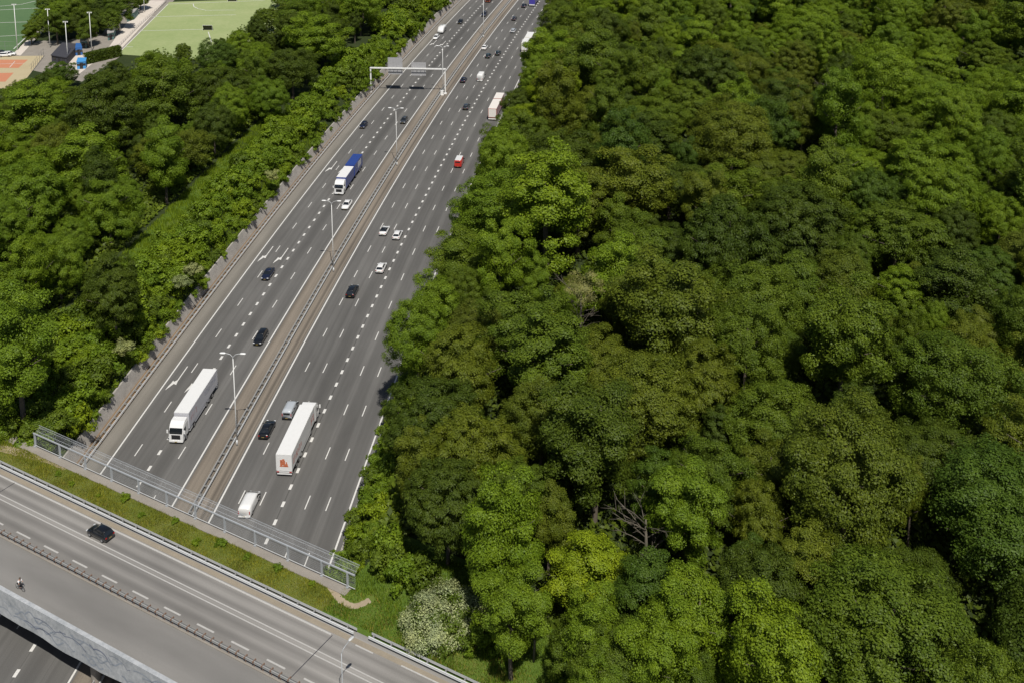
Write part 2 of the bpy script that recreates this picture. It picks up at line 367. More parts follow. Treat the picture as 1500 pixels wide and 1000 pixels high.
# ---- the overpass
ov = thing('overpass', 'wide concrete overpass with grass verge crossing the motorway', 'bridge', B(-110, 88, GZ))
def ovpart(name, mb, mat, **k):
    o = part(name, mb, mat, ov, **k); o.matrix_parent_inverse = Matrix.Translation(-ov.location); return o
S_A, S_B = -149.0, -67.0
d_ = MB(); d_.prism([B(S_A, 78.6), B(S_B, 78.6), B(S_B, 99.5), B(S_A, 99.5)], 4.75, GZ - 0.02); ovpart('deck', d_, 'concrete')
d_ = MB()
ns = 40
for i in range(ns):
    a, b = S_A + (S_B - S_A) * i / ns, S_A + (S_B - S_A) * (i + 1) / ns
    wa, wb = [4.72 + 0.16 * math.sin(s * 0.31) + 0.1 * math.sin(s * 0.83 + 1) for s in (a, b)]
    V = [B(a, 78.05, wa), B(b, 78.05, wb), B(b, 78.05, 8.5), B(a, 78.05, 8.5), B(a, 78.58, wa), B(b, 78.58, wb), B(b, 78.58, 8.5), B(a, 78.58, 8.5)]
    d_.add(V, [(0, 1, 2, 3), (5, 4, 7, 6), (3, 2, 6, 7), (1, 0, 4, 5)])
par = ovpart('parapet', d_, 'fascia')
strokes_ = []
rg = random.Random(4)
def ribbon(mb, pts, wd):
    for (s0, z0), (s1, z1) in zip(pts, pts[1:]):
        L = math.hypot(s1 - s0, z1 - z0) or 1; ax, az = -(z1 - z0) / L * wd, (s1 - s0) / L * wd
        mb.add([B(s0 + ax, 78.03, z0 + az), B(s0 - ax, 78.03, z0 - az), B(s1 - ax, 78.03, z1 - az), B(s1 + ax, 78.03, z1 + az)], [(0, 1, 2, 3)])
s = -121.5
while s < -86:
    L = rg.uniform(2.8, 6.0); zc = rg.uniform(5.6, 7.9); am = rg.uniform(0.15, 0.5); f = rg.uniform(0.35, 0.9); ph = rg.uniform(0, 6)
    pts = [(s + L * i / 40 + .35 * math.sin(ph + 9 * i / 40), min(8.3, max(5.1, zc + am * math.sin(ph + f * i / 10) + .22 * math.cos(ph + 9 * i / 40) - 0.35 * i / 40))) for i in range(41)]
    gm = MB(); ribbon(gm, pts, rg.uniform(0.03, 0.09)); strokes_.append((gm, 'graffiti' if rg.random() < .55 else 'graffiti_light'))
    if rg.random() < 0.5:
        z1 = rg.uniform(5.4, 7.4); gm = MB(); strokes_.append((gm, 'graffiti_light')); ribbon(gm, [(s + 0.07 * i, z1 + 0.4 * math.sin(i * .16 + ph)) for i in range(36)], 0.1)
    s += rg.uniform(1.2, 2.4)
for mb, mt in strokes_:
    q = link('graffiti_mark', mb.mesh('graffiti_mark'), mt, par); q['label'] = 'illegible painted swirl'
d_ = MB(); d_.prism([B(S_A, 99.2), B(-81.6, 99.2), B(-81.6, 100.75), B(S_A, 100.75)], 5.3, GZ + 0.12); ovpart('edge_beam', d_, 'concrete')
for tt in (128,):
    for dd in (-63.2,):
        for n_ in (80.2, 88, 96):
            # piers in the reservation under the deck
            lo, hi = 60, 180
            for _ in range(40):
                mid = (lo + hi) / 2; p = P(mid, dd)
                if SN(p.x, p.y)[1] < n_: lo = mid
                else: hi = mid
            p = P(lo, dd); mb = MB(); mb.prism([p + Vector((0.62 * math.cos(a), 0.62 * math.sin(a), 0)) for a in (math.pi * 2 * i / 16 for i in range(16))], 0.0, 4.8); ovpart('pier', mb, 'concrete')
# sheets on the deck and beyond it
structure('overpass_road', deck_sheet('overpass_road', 85.0, 95.3, -420, 320, GZ + 0.012), 'deck_road')
structure('cycle_path', deck_sheet('cycle_path', 78.5, 85.0, -420, 320, GZ + 0.012), 'cycle')
structure('verge_ground', deck_sheet('verge_ground', 95.3, 99.3, -420, -82.5, GZ + 0.02), 'verge')
structure('meadow', deck_sheet('meadow', 95.3, 112, -82.5, 60, GZ + 0.02), 'meadow')
structure('roadside_grass', deck_sheet('roadside_grass', 99.3, 107, -420, -149, GZ + 0.02), 'verge')
ms = MB(); mo = MB()
def dmark(mb, s0, s1, n, wd, z=GZ + 0.03):
    mb.add([B(s0, n - wd / 2, z), B(s1, n - wd / 2, z), B(s1, n + wd / 2, z), B(s0, n + wd / 2, z)], [(0, 1, 2, 3)])
dmark(ms, -420, -79.2, 93.45, 0.26); dmark(ms, -75.6, -73.0, 93.6, 0.2); dmark(ms, -69, 60, 93.75, 0.2)
dmark(mo, -420, 120, 90.05, 0.16); dmark(mo, -420, 120, 90.7, 0.16)
s = -128.4 - 5.62 * 20
while s < 100: dmark(ms, s, s + 2.8, 86.8, 0.24); s += 5.62
structure('overpass_marking', ms.mesh('overpass_marking'), 'paint_old')
structure('centre_line', mo.mesh('centre_line'), 'paint_old')
structure('gutter_strip', deck_sheet('gutter_strip', 93.72, 94.45, -420, 40, GZ + 0.02), 'gutter')
# expansion joint
jm = MB(); 
for s0 in (-79.3, -138.0): jm.prism([B(s0, 85.2), B(s0 + 0.1, 85.2), B(s0 + 0.38, 93.4), B(s0 + 0.28, 93.4)], GZ + 0.014, GZ + 0.035)
structure('expansion_joint_surface', jm.mesh('expansion_joint_surface'), 'roof_dark')
def path_strip(name, pxs, wd, z, mat):
    pts = [G(a, b, z) for a, b in pxs]; fine = []
    for i in range(len(pts) - 1):
        p0, p1, p2, p3 = pts[max(i - 1, 0)], pts[i], pts[i + 1], pts[min(i + 2, len(pts) - 1)]
        for q in range(6):
            u = q / 6
            fine.append(0.5 * ((2 * p1) + (p2 - p0) * u + (2 * p0 - 5 * p1 + 4 * p2 - p3) * u * u + (3 * p1 - p0 - 3 * p2 + p3) * u ** 3))
    fine.append(pts[-1]); L = []; Rr = []
    for i, p in enumerate(fine):
        t = (fine[min(i + 1, len(fine) - 1)] - fine[max(i - 1, 0)]); nrm = Vector((-t.y, t.x, 0)).normalized() * wd / 2 * (0.85 + 0.3 * math.sin(i * 1.7) ** 2)
        L.append(p + nrm); Rr.append(p - nrm)
    structure(name, uv_sheet(name, [[a, b] for a, b in zip(L, Rr)], [[(0, i), (1, i)] for i in range(len(L))]), mat)
path_strip('sand_path', [(-60, 640), (0, 655), (40, 665), (75, 674), (100, 684)], 1.5, GZ + 0.035, 'sand')
path_strip('sand_path', [(474, 846), (487, 862), (500, 879), (520, 887), (542, 878)], 0.9, GZ + 0.035, 'sand')

# ---- retaining walls
def wall_run(name, label, d0, d1, t0, t1, z1, batter=0.0):
    mb = MB(); n = int((t1 - t0) / 6)
    for i in range(n):
        a, b = t0 + (t1 - t0) * i / n, t0 + (t1 - t0) * (i + 1) / n - 0.05
        mb.add([P(a, d0, 0), P(a, d1, 0), P(b, d1, 0), P(b, d0, 0), P(a, d0 - batter, z1), P(a, d1 - batter, z1), P(b, d1 - batter, z1), P(b, d0 - batter, z1)],
               [(3, 2, 1, 0), (4, 5, 6, 7), (0, 1, 5, 4), (1, 2, 6, 5), (2, 3, 7, 6), (3, 0, 4, 7)])
    tag(link(name, mb.mesh(name), 'wall'), label, 'wall')
wall_run('retaining_wall', 'weathered grey concrete retaining wall below the bushes on the left bank', -86.24, -85.95, 90, 760, 2.6, .7)
wall_run('retaining_wall', 'concrete retaining wall along the tree-lined right edge of the motorway', -37.7, -37.42, 60, 760, 3.1)

# ---- guardrails
def guardrail(name, label, pts, z0=0.0, half=0.34, spacing=2.0, group=None, near=100, mat='steel', postmat='steel_dull', arm=None):
    """pts(u) -> (point, unit tangent) at u metres; returns the thing"""
    f, L = pts
    p0, _ = f(0); r = thing(name, label, 'guardrail', p0, 0, group)
    n = int(L / 4)
    for sd in (-1, 1):
        mb = MB(); rings = []
        for i in range(n + 1):
            p, t = f(L * i / n); nn = Vector((t.y, -t.x, 0)) * sd
            pr = [(half - 0.05, 0.45), (half + 0.06, 0.48), (half + 0.02, 0.60), (half + 0.06, 0.72), (half - 0.05, 0.78)]
            rings.append([p - p0 + nn * a + Vector((0, 0, z0 + b)) for a, b in pr])
        mb.loft(rings); part('rail', mb, mat, r)
    pm = MB(); pm.box((0, 0, 0.36), (0.10, 0.10, 0.72)); pm.box((0, 0, 0.62), (0.12, arm or 2 * half - 0.1, 0.2)); pme = pm.mesh('post')
    rest = MB(); k = 0; u = 0.5
    while u < L:
        p, t = f(u); a = math.atan2(t.y, t.x)
        if k < near:
            o = link('post', pme, postmat, r, loc=p - p0 + Vector((0, 0, z0))); o.rotation_euler = (0, 0, a)
        else:
            rest.box(p - p0 + Vector((0, 0, z0 + 0.36)), (0.1, 0.1, 0.72), a); rest.box(p - p0 + Vector((0, 0, z0 + 0.62)), (0.12, 2 * half - 0.1, 0.2), a)
        k += 1; u += spacing
    if rest.v:
        o = part('post', rest, postmat, r); o['kind'] = 'stuff'
    return r
def mway_line(d, t0, t1):
    def f(u):
        p, th = path(t0 + u, d); return p, Vector((math.sin(th), math.cos(th), 0))
    return f, t1 - t0
def deck_line(n, s0, s1):
    def f(u): return B(s0 + u, n, GZ + 0.012), Vector((CA, -SA, 0))
    return f, s1 - s0
guardrail('guardrail', 'double steel guardrail along the left hard shoulder of the motorway', mway_line(-84.6, 118, 640), half=.42)
guardrail('guardrail', 'double steel guardrail on the brown central reservation', mway_line(-62.75, 112, 640), half=.42)
guardrail('guardrail', 'steel guardrail at the right edge of the motorway beside the trees', mway_line(-38.1, 118, 640), half=0.2)
guardrail('guardrail', 'double steel guardrail between the overpass road and its grass verge', deck_line(94.75, -190, -76.5), spacing=2.6)
guardrail('guardrail', 'short steel guardrail beside the meadow past the overpass', deck_line(95.1, -74.5, -20), spacing=2.6)
g = guardrail('guardrail', 'low barrier with rusty posts between the overpass road and the cycle path', deck_line(85.35, -175, -40), spacing=1.33, half=0.09, postmat='rusty', mat='steel_dull', arm=.6)
mb = MB(); o0 = g.location
mb.prism([B(-175, 85.0) - o0, B(-40, 85.0) - o0, B(-40, 85.22) - o0, B(-175, 85.22) - o0], -0.012, 0.09); part('kerb', mb, 'concrete', g)
for c in g.children:
    if c.name.startswith('post'): c.scale = (1, 1, 1.15)

# ---- screen on the overpass edge
fs = [-142.2, -136.6, -131.0, -125.4, -119.8, -114.2, -108.7, -103.2, -97.7, -92.0, -86.3, -82.1]
fn = 100.45
fence = thing('safety_screen', 'grey steel mesh safety screen on the overpass edge above the carriageways', 'fence', B(-110, fn, GZ))
o0 = fence.location
for s in fs:
    mb = MB(); mb.box(B(s, fn, GZ + 1.2) - o0, (0.2, 0.24, 2.3), -BA); mb.box(B(s, fn, GZ + 0.2) - o0, (0.36, 0.4, 0.16), -BA); part('post', mb, 'screen_steel', fence)
def bar(n, z, s0, s1, w_, h_): 
    m_ = MB(); m_.prism([B(s0, n - w_ / 2) - o0, B(s1, n - w_ / 2) - o0, B(s1, n + w_ / 2) - o0, B(s0, n + w_ / 2) - o0], z - h_ / 2, z + h_ / 2); return m_
part('top_rail', bar(fn, 2.32, -142.5, -80.9, 0.17, 0.16), 'screen_steel', fence)
part('bottom_rail', bar(fn - 0.05, 0.42, -142.2, -80.9, 0.07, 0.09), 'steel', fence)
part('outer_rail', bar(fn + 1.05, 3.05, -142.5, -80.9, 0.04, 0.04), 'screen_steel', fence)
mb = MB()
s = -142.2
while s < -80.9:
    for (n0, z0), (n1, z1) in (((fn + 0.12, 0.45), (fn + 0.14, 2.3)), ((fn + 0.14, 2.4), (fn + 1.05, 3.05))):
        a = 0.009
        mb.add([B(s - a, n0, z0) - Vector((o0.x, o0.y, 0)), B(s + a, n0, z0) - Vector((o0.x, o0.y, 0)), B(s + a, n1, z1) - Vector((o0.x, o0.y, 0)), B(s - a, n1, z1) - Vector((o0.x, o0.y, 0))], [(0, 1, 2, 3)])
    s += 0.15
for k in range(7):
    for z, n in ((0.6 + 0.26 * k, fn + 0.13),): mb.add([B(-142.2, n, z) - Vector((o0.x, o0.y, 0)), B(-80.9, n, z) - Vector((o0.x, o0.y, 0)), B(-80.9, n, z + 0.02) - Vector((o0.x, o0.y, 0)), B(-142.2, n, z + 0.02) - Vector((o0.x, o0.y, 0))], [(0, 1, 2, 3)])
for k in range(2):
    u = (k + 0.5) / 2; z = 2.4 + 0.65 * u; n = fn + 0.14 + 0.91 * u
    mb.add([B(-142.2, n, z) - Vector((o0.x, o0.y, 0)), B(-80.9, n, z) - Vector((o0.x, o0.y, 0)), B(-80.9, n + 0.025, z + 0.018) - Vector((o0.x, o0.y, 0)), B(-142.2, n + 0.025, z + 0.018) - Vector((o0.x, o0.y, 0))], [(0, 1, 2, 3)])
part('mesh_panel', mb, 'screen_steel', fence)

# ---- motorway lamps
def lamp_tree():
    t = thing('street_lamp', '', 'street lamp', group='twin lamps along the central reservation')
    mb = MB(); mb.tube([(0, 0, 0), (0, 0, 1.0)], 0.17, 10); part('base', mb, 'steel', t, True)
    mb = MB(); mb.tube([(0, 0, 1.0), (0, 0, 8), (0, 0, 15.6)], [0.11, 0.085, 0.06], 10); part('pole', mb, 'white_metal', t, True)
    for sd in (-1, 1):
        mb = MB(); mb.tube([(0, 0, 15.4), (0.1 * sd, 0, 15.9), (0.45 * sd, 0, 16.25), (1.0 * sd, 0, 16.4), (1.35 * sd, 0, 16.42)], 0.05, 8); a = part('arm', mb, 'steel', t, True)
        mb = MB(); mb.loft([[(sd * x, y * k, 16.42 + z * k2) for y, z in ((-0.2, 0), (-0.15, 0.12), (0.15, 0.12), (0.2, 0), (0.12, -0.1), (-0.12, -0.1))] for x, k, k2 in ((1.2, 0.5, 0.6), (1.35, 1, 1), (1.95, 1, 1), (2.15, 0.6, 0.6))])
        part('lamp_head', mb, 'white_metal', a, True)
    return t
lt = lamp_tree()
LT = [(163.6, 'in front of the white lorry near the overpass'), (223.6, 'beside the long turn arrows, second from the overpass'), (284.4, 'third from the overpass, past the blue lorry'), (345.6, 'right beside the sign gantry post'), (415.5, 'beyond the sign gantry near the top')]
for i, (t, tx) in enumerate(LT):
    p, th = path(t, -61.75); a = -th * 0.7
    o = lt if i == 0 else dup(lt, p, a)
    o.location = p; o.rotation_euler = (0, 0, a); o['label'] = 'tall twin-headed white street lamp ' + tx
# lamp on the overpass
pl = B(-70.9, 85.3, GZ)
t = thing('street_lamp', 'slim single-headed grey street lamp on the overpass barrier', 'street lamp', pl, 0)
mb = MB(); mb.tube([(0, 0, 0), (0, 0, 1), (0, 0, 7.6)], [0.085, 0.06, 0.045], 10); part('pole', mb, 'screen_steel', t, True)
ax = Vector((0.55, 0.83, 0))
mb = MB(); mb.tube([(0, 0, 7.5), ax * 0.3 + Vector((0, 0, 7.95)), ax * 1.3 + Vector((0, 0, 8.25))], 0.04, 8); a = part('arm', mb, 'screen_steel', t, True)
mb = MB(); 
sd = Vector((-ax.y, ax.x, 0))
mb.loft([[ax * x + sd * y * k + Vector((0, 0, 8.27 + z * k)) for y, z in ((-0.2, 0), (-0.14, 0.1), (0.14, 0.1), (0.2, 0), (0.1, -0.08), (-0.1, -0.08))] for x, k in ((1.2, 0.5), (1.4, 1), (1.85, 1), (2.05, 0.5))]); part('lamp_head', mb, 'steel', a, True)

# ---- sign gantry
gp, gth = path(346.5, -61.2)
ga = thing('sign_gantry', 'white sign gantry over the left carriageway with two sign panels seen from behind', 'sign gantry', gp, -gth * 0.4)
mb = MB(); mb.box((0, 0, 4.1), (0.32, 0.4, 8.2)); mb.box((0, 0, 0.15), (0.9, 0.9, 0.3)); part('post', mb, 'white_metal', ga)
mb = MB(); mb.box((-24.5, 0, 4.1), (0.42, 0.5, 8.2)); part('post', mb, 'white_metal', ga)
mb = MB(); mb.box((-12.25, 0.35, 8.4), (25.0, 0.15, 0.26)); mb.box((-12.25, -0.35, 8.4), (25.0, 0.15, 0.26))
for i in range(20): mb.box((-24.4 + i * 1.27, 0, 8.4), (0.12, 0.6, 0.2))
part('beam', mb, 'white_metal', ga)
for x0, x1, z0, z1 in ((-18.9, -14.1, 6.1, 11.8), (-11.2, -6.4, 5.8, 10.3)):
    mb = MB(); mb.box(((x0 + x1) / 2, 0.72, (z0 + z1) / 2), (x1 - x0, 0.08, z1 - z0)); pn = part('sign_panel', mb, 'sign_back', ga)
    mb = MB()
    for k in range(6): mb.box((x0 + 0.3 + k * (x1 - x0 - 0.6) / 5, 0.63, (z0 + z1) / 2), (0.12, 0.1, z1 - z0))
    link('stiffener', mb.mesh('stiffener'), 'sign_back', pn)
cb, _ = path(345.2, -62.0)
mb = MB(); mb.box((0, 0, 0.75), (0.9, 0.6, 1.4)); mb.box((0, 0, 1.48), (1.0, 0.7, 0.08)); mb.box((0, 0, 0.04), (1.1, 0.8, 0.08))
o = tag(link('control_cabinet', mb.mesh('control_cabinet', bevel=0.02), 'white_metal', loc=cb), 'white control cabinet at the foot of the sign gantry', 'cabinet')

# ================================================================== VEHICLES
CACHE = {}
def cached(key, fn):
    if key not in CACHE: CACHE[key] = fn()
    return CACHE[key]
SPEC = {   # L, W, belt stations (x, z top, half width), cabin: rear base, rear roof, front roof, front base, roof z
    'hatchback': (4.15, 1.76, [(-.5, .72, .80), (-.47, .98, .86), (-.3, 1.0, .88), (.1, .97, .88), (.25, .95, .87), (.40, .84, .84), (.48, .70, .76), (.5, .58, .68)], -.475, -.36, .05, .27, 1.47),
    'saloon': (4.65, 1.82, [(-.5, .70, .80), (-.47, .98, .86), (-.3, 1.02, .9), (.1, .96, .9), (.22, .95, .89), (.40, .84, .86), (.48, .68, .78), (.5, .56, .70)], -.36, -.21, .06, .24, 1.44),
    'estate': (4.6, 1.80, [(-.5, .74, .82), (-.48, 1.0, .88), (-.3, 1.02, .9), (.1, .98, .9), (.24, .96, .89), (.41, .85, .86), (.48, .70, .78), (.5, .58, .70)], -.485, -.42, .04, .26, 1.5),
    'suv': (4.6, 1.88, [(-.5, .85, .84), (-.48, 1.1, .92), (-.3, 1.12, .94), (.1, 1.08, .94), (.24, 1.06, .92), (.42, .98, .9), (.49, .8, .84), (.5, .65, .78)], -.485, -.40, .04, .25, 1.68),
    'convertible': (4.4, 1.82, [(-.5, .70, .80), (-.47, .92, .86), (-.3, .95, .9), (.1, .92, .9), (.2, .92, .89), (.40, .82, .86), (.48, .66, .78), (.5, .54, .70)], -.33, -.16, .02, .22, 1.3),
}
def ring(x, zt, hw, zl=0.22):
    h = [(hw * 0.90, zl), (hw * 0.985, zl + 0.16), (hw, min(0.55, zt - 0.12)), (hw * 0.97, zt - 0.07), (hw * 0.88, zt), (hw * 0.4, zt + 0.025)]
    return [(x, y, z) for y, z in h] + [(x, -y, z) for y, z in reversed(h)]
def car_body(k):
    L, W, st = SPEC[k][:3]; s = W / 1.8; mb = MB()
    xs = [q[0] for q in st]; fine = []
    for i in range(len(st) - 1):
        for u in (0, 0.5): fine.append(tuple(st[i][j] * (1 - u) + st[i + 1][j] * u for j in range(3)))
    fine.append(st[-1])
    mb.loft([ring(x * L, z, hw * s, 0.24 if -.45 < x < .46 else 0.34) for x, z, hw in fine]); return mb.mesh('body', True)
def car_cabin(k):
    L, W, st, rb, rr, fr, fb, zr = SPEC[k]; hw = W / 2
    def bz(x):
        for i in range(len(st) - 1):
            if st[i][0] <= x <= st[i + 1][0]:
                u = (x - st[i][0]) / (st[i + 1][0] - st[i][0]); return st[i][1] * (1 - u) + st[i + 1][1] * u
        return st[-1][1]
    mb = MB(); rings = []
    for x, u in ((rb, 0.0), (rb + (rr - rb) * .5, .55), (rr, .96), ((rr + fr) / 2, 1.0), (fr, .97), (fr + (fb - fr) * .5, .52), (fb, 0.0)):
        z0 = bz(x) - 0.05; z1 = z0 + 0.05 + (zr - 0.03 - z0 - 0.05) * u
        w0 = hw * 0.875; w1 = w0 - (w0 - hw * 0.66) * (z1 - z0) / (zr - z0)
        rings.append([(x * L, w0, z0), (x * L, w1, z1), (x * L, -w1, z1), (x * L, -w0, z0)])
    mb.loft(rings); return mb.mesh('windows')
def car_roof(k):
    L, W, st, rb, rr, fr, fb, zr = SPEC[k]; hw = W / 2 * 0.665; mb = MB(); rings = []
    for x, k2, dz in ((rr - .012, .93, -.035), (rr + .02, 1, 0), ((rr + fr) / 2, 1.02, .03), (fr - .02, 1, 0), (fr + .012, .93, -.03)):
        h = hw * k2; rings.append([(x * L, y, zr + dz + z) for y, z in ((h, -.06), (h, -.01), (h * .8, .02), (0, .03), (-h * .8, .02), (-h, -.01), (-h, -.06))])
    mb.loft(rings); return mb.mesh('roof', True)
def car_pillar(k, sd, front):
    L, W, st, rb, rr, fr, fb, zr = SPEC[k]; hw = W / 2; mb = MB()
    zb = 0.97 if k != 'suv' else 1.08
    a, b = ((fb, fr) if front else (rb, rr))
    mb.tube([(a * L, sd * hw * 0.86, zb - .06), (b * L, sd * hw * 0.655, zr - 0.03)], 0.045, 6); return mb.mesh('pillar')
def tyre_mesh(r, wd): 
    def f():
        mb = MB(); mb.wheel((0, 0, 0), r, wd); return mb.mesh('wheel', True)
    return cached(('tyre', r, wd), f)
def rim_mesh(r, wd):
    def f():
        mb = MB(); k = 14
        mb.loft([[(math.cos(a) * q, y, math.sin(a) * q) for a in (2 * math.pi * i / k for i in range(k))] for q, y in ((r * .58, -wd / 2 - .01), (r * .6, wd / 2 + .01))]); return mb.mesh('rim')
    return cached(('rim', r, wd), f)
def wheel(par, x, y, r, wd, rimmat='rim'):
    o = link('wheel', tyre_mesh(r, wd), 'rubber', par, loc=(x, y, r)); link('rim', rim_mesh(r, wd), rimmat, o); return o
def small(par, name, key, c, s, mat, bevel=0.0):
    def f():
        mb = MB(); mb.box((0, 0, 0), s); return mb.mesh(name, bevel=bevel)
    return link(name, cached((name, key, s), f), mat, par, obslot=True, loc=c)
def car(kind, colour, loc, head, name, label, cat='car', roof=None):
    t = thing(name, label, cat, loc, head); L, W, st = SPEC[kind][:3]; hw = W / 2
    link('body', cached(('body', kind), lambda: car_body(kind)), colour, t, True)
    link('windows', cached(('win', kind), lambda: car_cabin(kind)), 'glass', t)
    link('roof', cached(('roof', kind), lambda: car_roof(kind)), roof or colour, t, True)
    for sd in (-1, 1):
        for fr in (0, 1):
            link('pillar', cached(('pil', kind, sd, fr), lambda: car_pillar(kind, sd, fr)), roof or colour, t, True)
        small(t, 'mirror', 0, (SPEC[kind][6] * L - 0.25, sd * (hw + 0.06), 1.0 if kind != 'suv' else 1.12), (0.16, 0.2, 0.13), colour, 0.03)
        small(t, 'headlight', 0, (L * 0.475, sd * hw * 0.70, 0.66 if kind != 'suv' else 0.8), (0.22, 0.34, 0.13), 'lamp_clear', 0.03)
        small(t, 'tail_light', 0, (-L * 0.488, sd * hw * 0.76, 0.80 if kind != 'suv' else 0.95), (0.1, 0.26, 0.16), 'lamp_red', 0.02)
        for x in (-0.30, 0.315): wheel(t, x * L, sd * (hw - 0.12), 0.325, 0.22)
    small(t, 'number_plate', 0, (-L * 0.5 - 0.012, 0, 0.60), (0.02, 0.44, 0.09), 'plate')
    small(t, 'number_plate', 0, (L * 0.5 + 0.012, 0, 0.46), (0.02, 0.44, 0.09), 'plate')
    return t
def van_body(L, W, H, fronty=1.0):
    mb = MB(); hw = W / 2
    st = [(-.5, H - .25, .9), (-.49, H - .04, .95), (-.3, H, .97), (.12, H, .97), (.2, H - .05, .96), (.235, H - .16, .95), (.36, 1.16 + .1, .93), (.45, 1.02, .9), (.488, .86, .84), (.5, .66, .76)]
    rings = []
    for x, zt, k in st:
        h = [(hw * k * .95, .26), (hw * k, .42), (hw * k, min(.95, zt - .12)), (hw * k * (.955 if zt > 1.5 else .99), max(zt - .2, .9 if zt > 1.2 else zt - .06)), (hw * k * (.84 if zt > 1.5 else .9), zt), (hw * k * .3, zt + .03)]
        rings.append([(x * L, y, z) for y, z in h] + [(x * L, -y, z) for y, z in reversed(h)])
    mb.loft(rings); return mb.mesh('body', True)
def van(colour, loc, head, name, label, L=5.0, W=1.95, H=1.95, cat='van', rear=None, glass_sides=False, plain_rear=False):
    t = thing(name, label, cat, loc, head); hw = W / 2
    link('body', cached(('van', L, W, H), lambda: van_body(L, W, H)), colour, t, True)
    def ws():
        mb = MB(); x0, x1 = .243 * L, .352 * L; z0, z1 = H - .17, 1.30; o = .035
        mb.add([(x0 + o, hw * .74, z0 + o), (x0 + o, -hw * .74, z0 + o), (x1 + o, -hw * .84, z1 + o), (x1 + o, hw * .84, z1 + o)], [(0, 1, 2, 3)])
        mb.add([(x0, hw * .74, z0), (x0, -hw * .74, z0), (x1, -hw * .84, z1), (x1, hw * .84, z1)], [(3, 2, 1, 0)]); return mb.mesh('windscreen')
    link('windscreen', cached(('ws', L, W, H), ws), 'glass', t)
    for sd in (-1, 1):
        def sw():
            mb = MB(); y0, y1 = sd * (hw * .97 + .012), sd * (hw * .925 + .012)
            segs = [(.10, .215, .325)] + ([(-.18, -.18, .07), (-.47, -.45, -.2)] if glass_sides else [])
            for a, b, c in segs:
                mb.add([(a * L, y1, H - .27), (b * L, y1, H - .27), (c * L, y0, 1.12), (a * L, y0, 1.12)], [(0, 1, 2, 3)])
            return mb.mesh('side_window')
        link('side_window', cached(('sw', L, W, H, sd, glass_sides), sw), 'glass', t)
        small(t, 'mirror', 1, (.29 * L, sd * (hw + .1), 1.2), (.16, .22, .26), 'black_plastic', .03)
        small(t, 'headlight', 1, (.482 * L, sd * hw * .66, .8), (.2, .3, .2), 'lamp_clear', .03)
        small(t, 'tail_light', 1, (-.5 * L - .005, sd * hw * .85, 1.05), (.06, .14, .5), 'lamp_red', .02)
        for x in (-.29, .32): wheel(t, x * L, sd * (hw - .13), .33, .24)
    if not plain_rear: small(t, 'rear_window', 1, (-.497 * L - .01, 0, H - .5), (.05, W * .66, .38), 'glass', .01)
    small(t, 'bumper', 1, (-.5 * L - .04, 0, .42), (.12, W * .9, .22), colour if plain_rear else 'black_plastic', .03)
    small(t, 'number_plate', 1, (-.5 * L - .115, 0, .5), (.02, .44, .09), 'plate')
    if rear: 
        o = small(t, 'rear_door', 1, (-.5 * L - .012, 0, .95), (.035, W * .84, 1.05), rear, .01); o['label'] = 'rear doors'
    return t
def wheels_truck(t, xs, W=2.5, r=0.5):
    for x in xs:
        for sd in (-1, 1): wheel(t, x, sd * (W / 2 - 0.17), r, 0.32, 'rim')
def truck_cab(t, x0, colour, H=3.55):
    """cab with its front face at x0, facing +x"""
    W = 2.48; Lc = 2.25
    def f():
        mb = MB(); hw = W / 2
        def rg_(x, z0, z1, k): return [(x, y, z) for y, z in ((hw * k * .96, z0), (hw * k, z0 + .25), (hw * k, z1 - .5), (hw * k * .93, z1), (-hw * k * .93, z1), (-hw * k, z1 - .5), (-hw * k, z0 + .25), (-hw * k * .96, z0))]
        mb.loft([rg_(-Lc, .75, H, 1), (rg_(-1.2, .7, H - .02, 1)), rg_(-.62, .5, H - .35, 1), rg_(-.3, .42, 2.75, .995), rg_(-.08, .38, 2.25, .98), rg_(0, .36, 1.75, .95)]); return mb.mesh('cab')
    c = link('cab', cached(('cab', H), f), colour, t, True, loc=(x0, 0, 0))
    def g():
        mb = MB(); o = .03
        a, b = (-.325, 2.74), (-.085, 2.16); hw = W / 2
        mb.add([(a[0] + o, hw * .86, a[1] + o), (a[0] + o, -hw * .86, a[1] + o), (b[0] + o, -hw * .9, b[1] + o), (b[0] + o, hw * .9, b[1] + o), (.012, -hw * .86, 1.86), (.012, hw * .86, 1.86)], [(0, 1, 2, 3), (3, 2, 4, 5)]); return mb.mesh('windscreen')
    link('windscreen', cached('tws', g), 'glass', c)
    for sd in (-1, 1):
        small(c, 'side_window', 2, (-.85, sd * (W / 2 + .006), 2.25), (.85, .02, .7), 'glass')
        small(c, 'mirror', 2, (-.1, sd * (W / 2 + .2), 2.2), (.14, .26, .6), 'white' if colour != 'darkred' else 'black_plastic', .03)
        small(c, 'headlight', 2, (-.02, sd * .92, .72), (.1, .42, .22), 'lamp_clear', .03)
    small(c, 'grille', 2, (.01, 0, 1.3), (.06, 1.5, .75), 'black_plastic', .02)
    small(c, 'bumper', 2, (.01, 0, .56), (.14, 2.3, .34), colour, .04)
    small(c, 'number_plate', 2, (.09, 0, .5), (.02, .44, .09), 'plate')
    return c
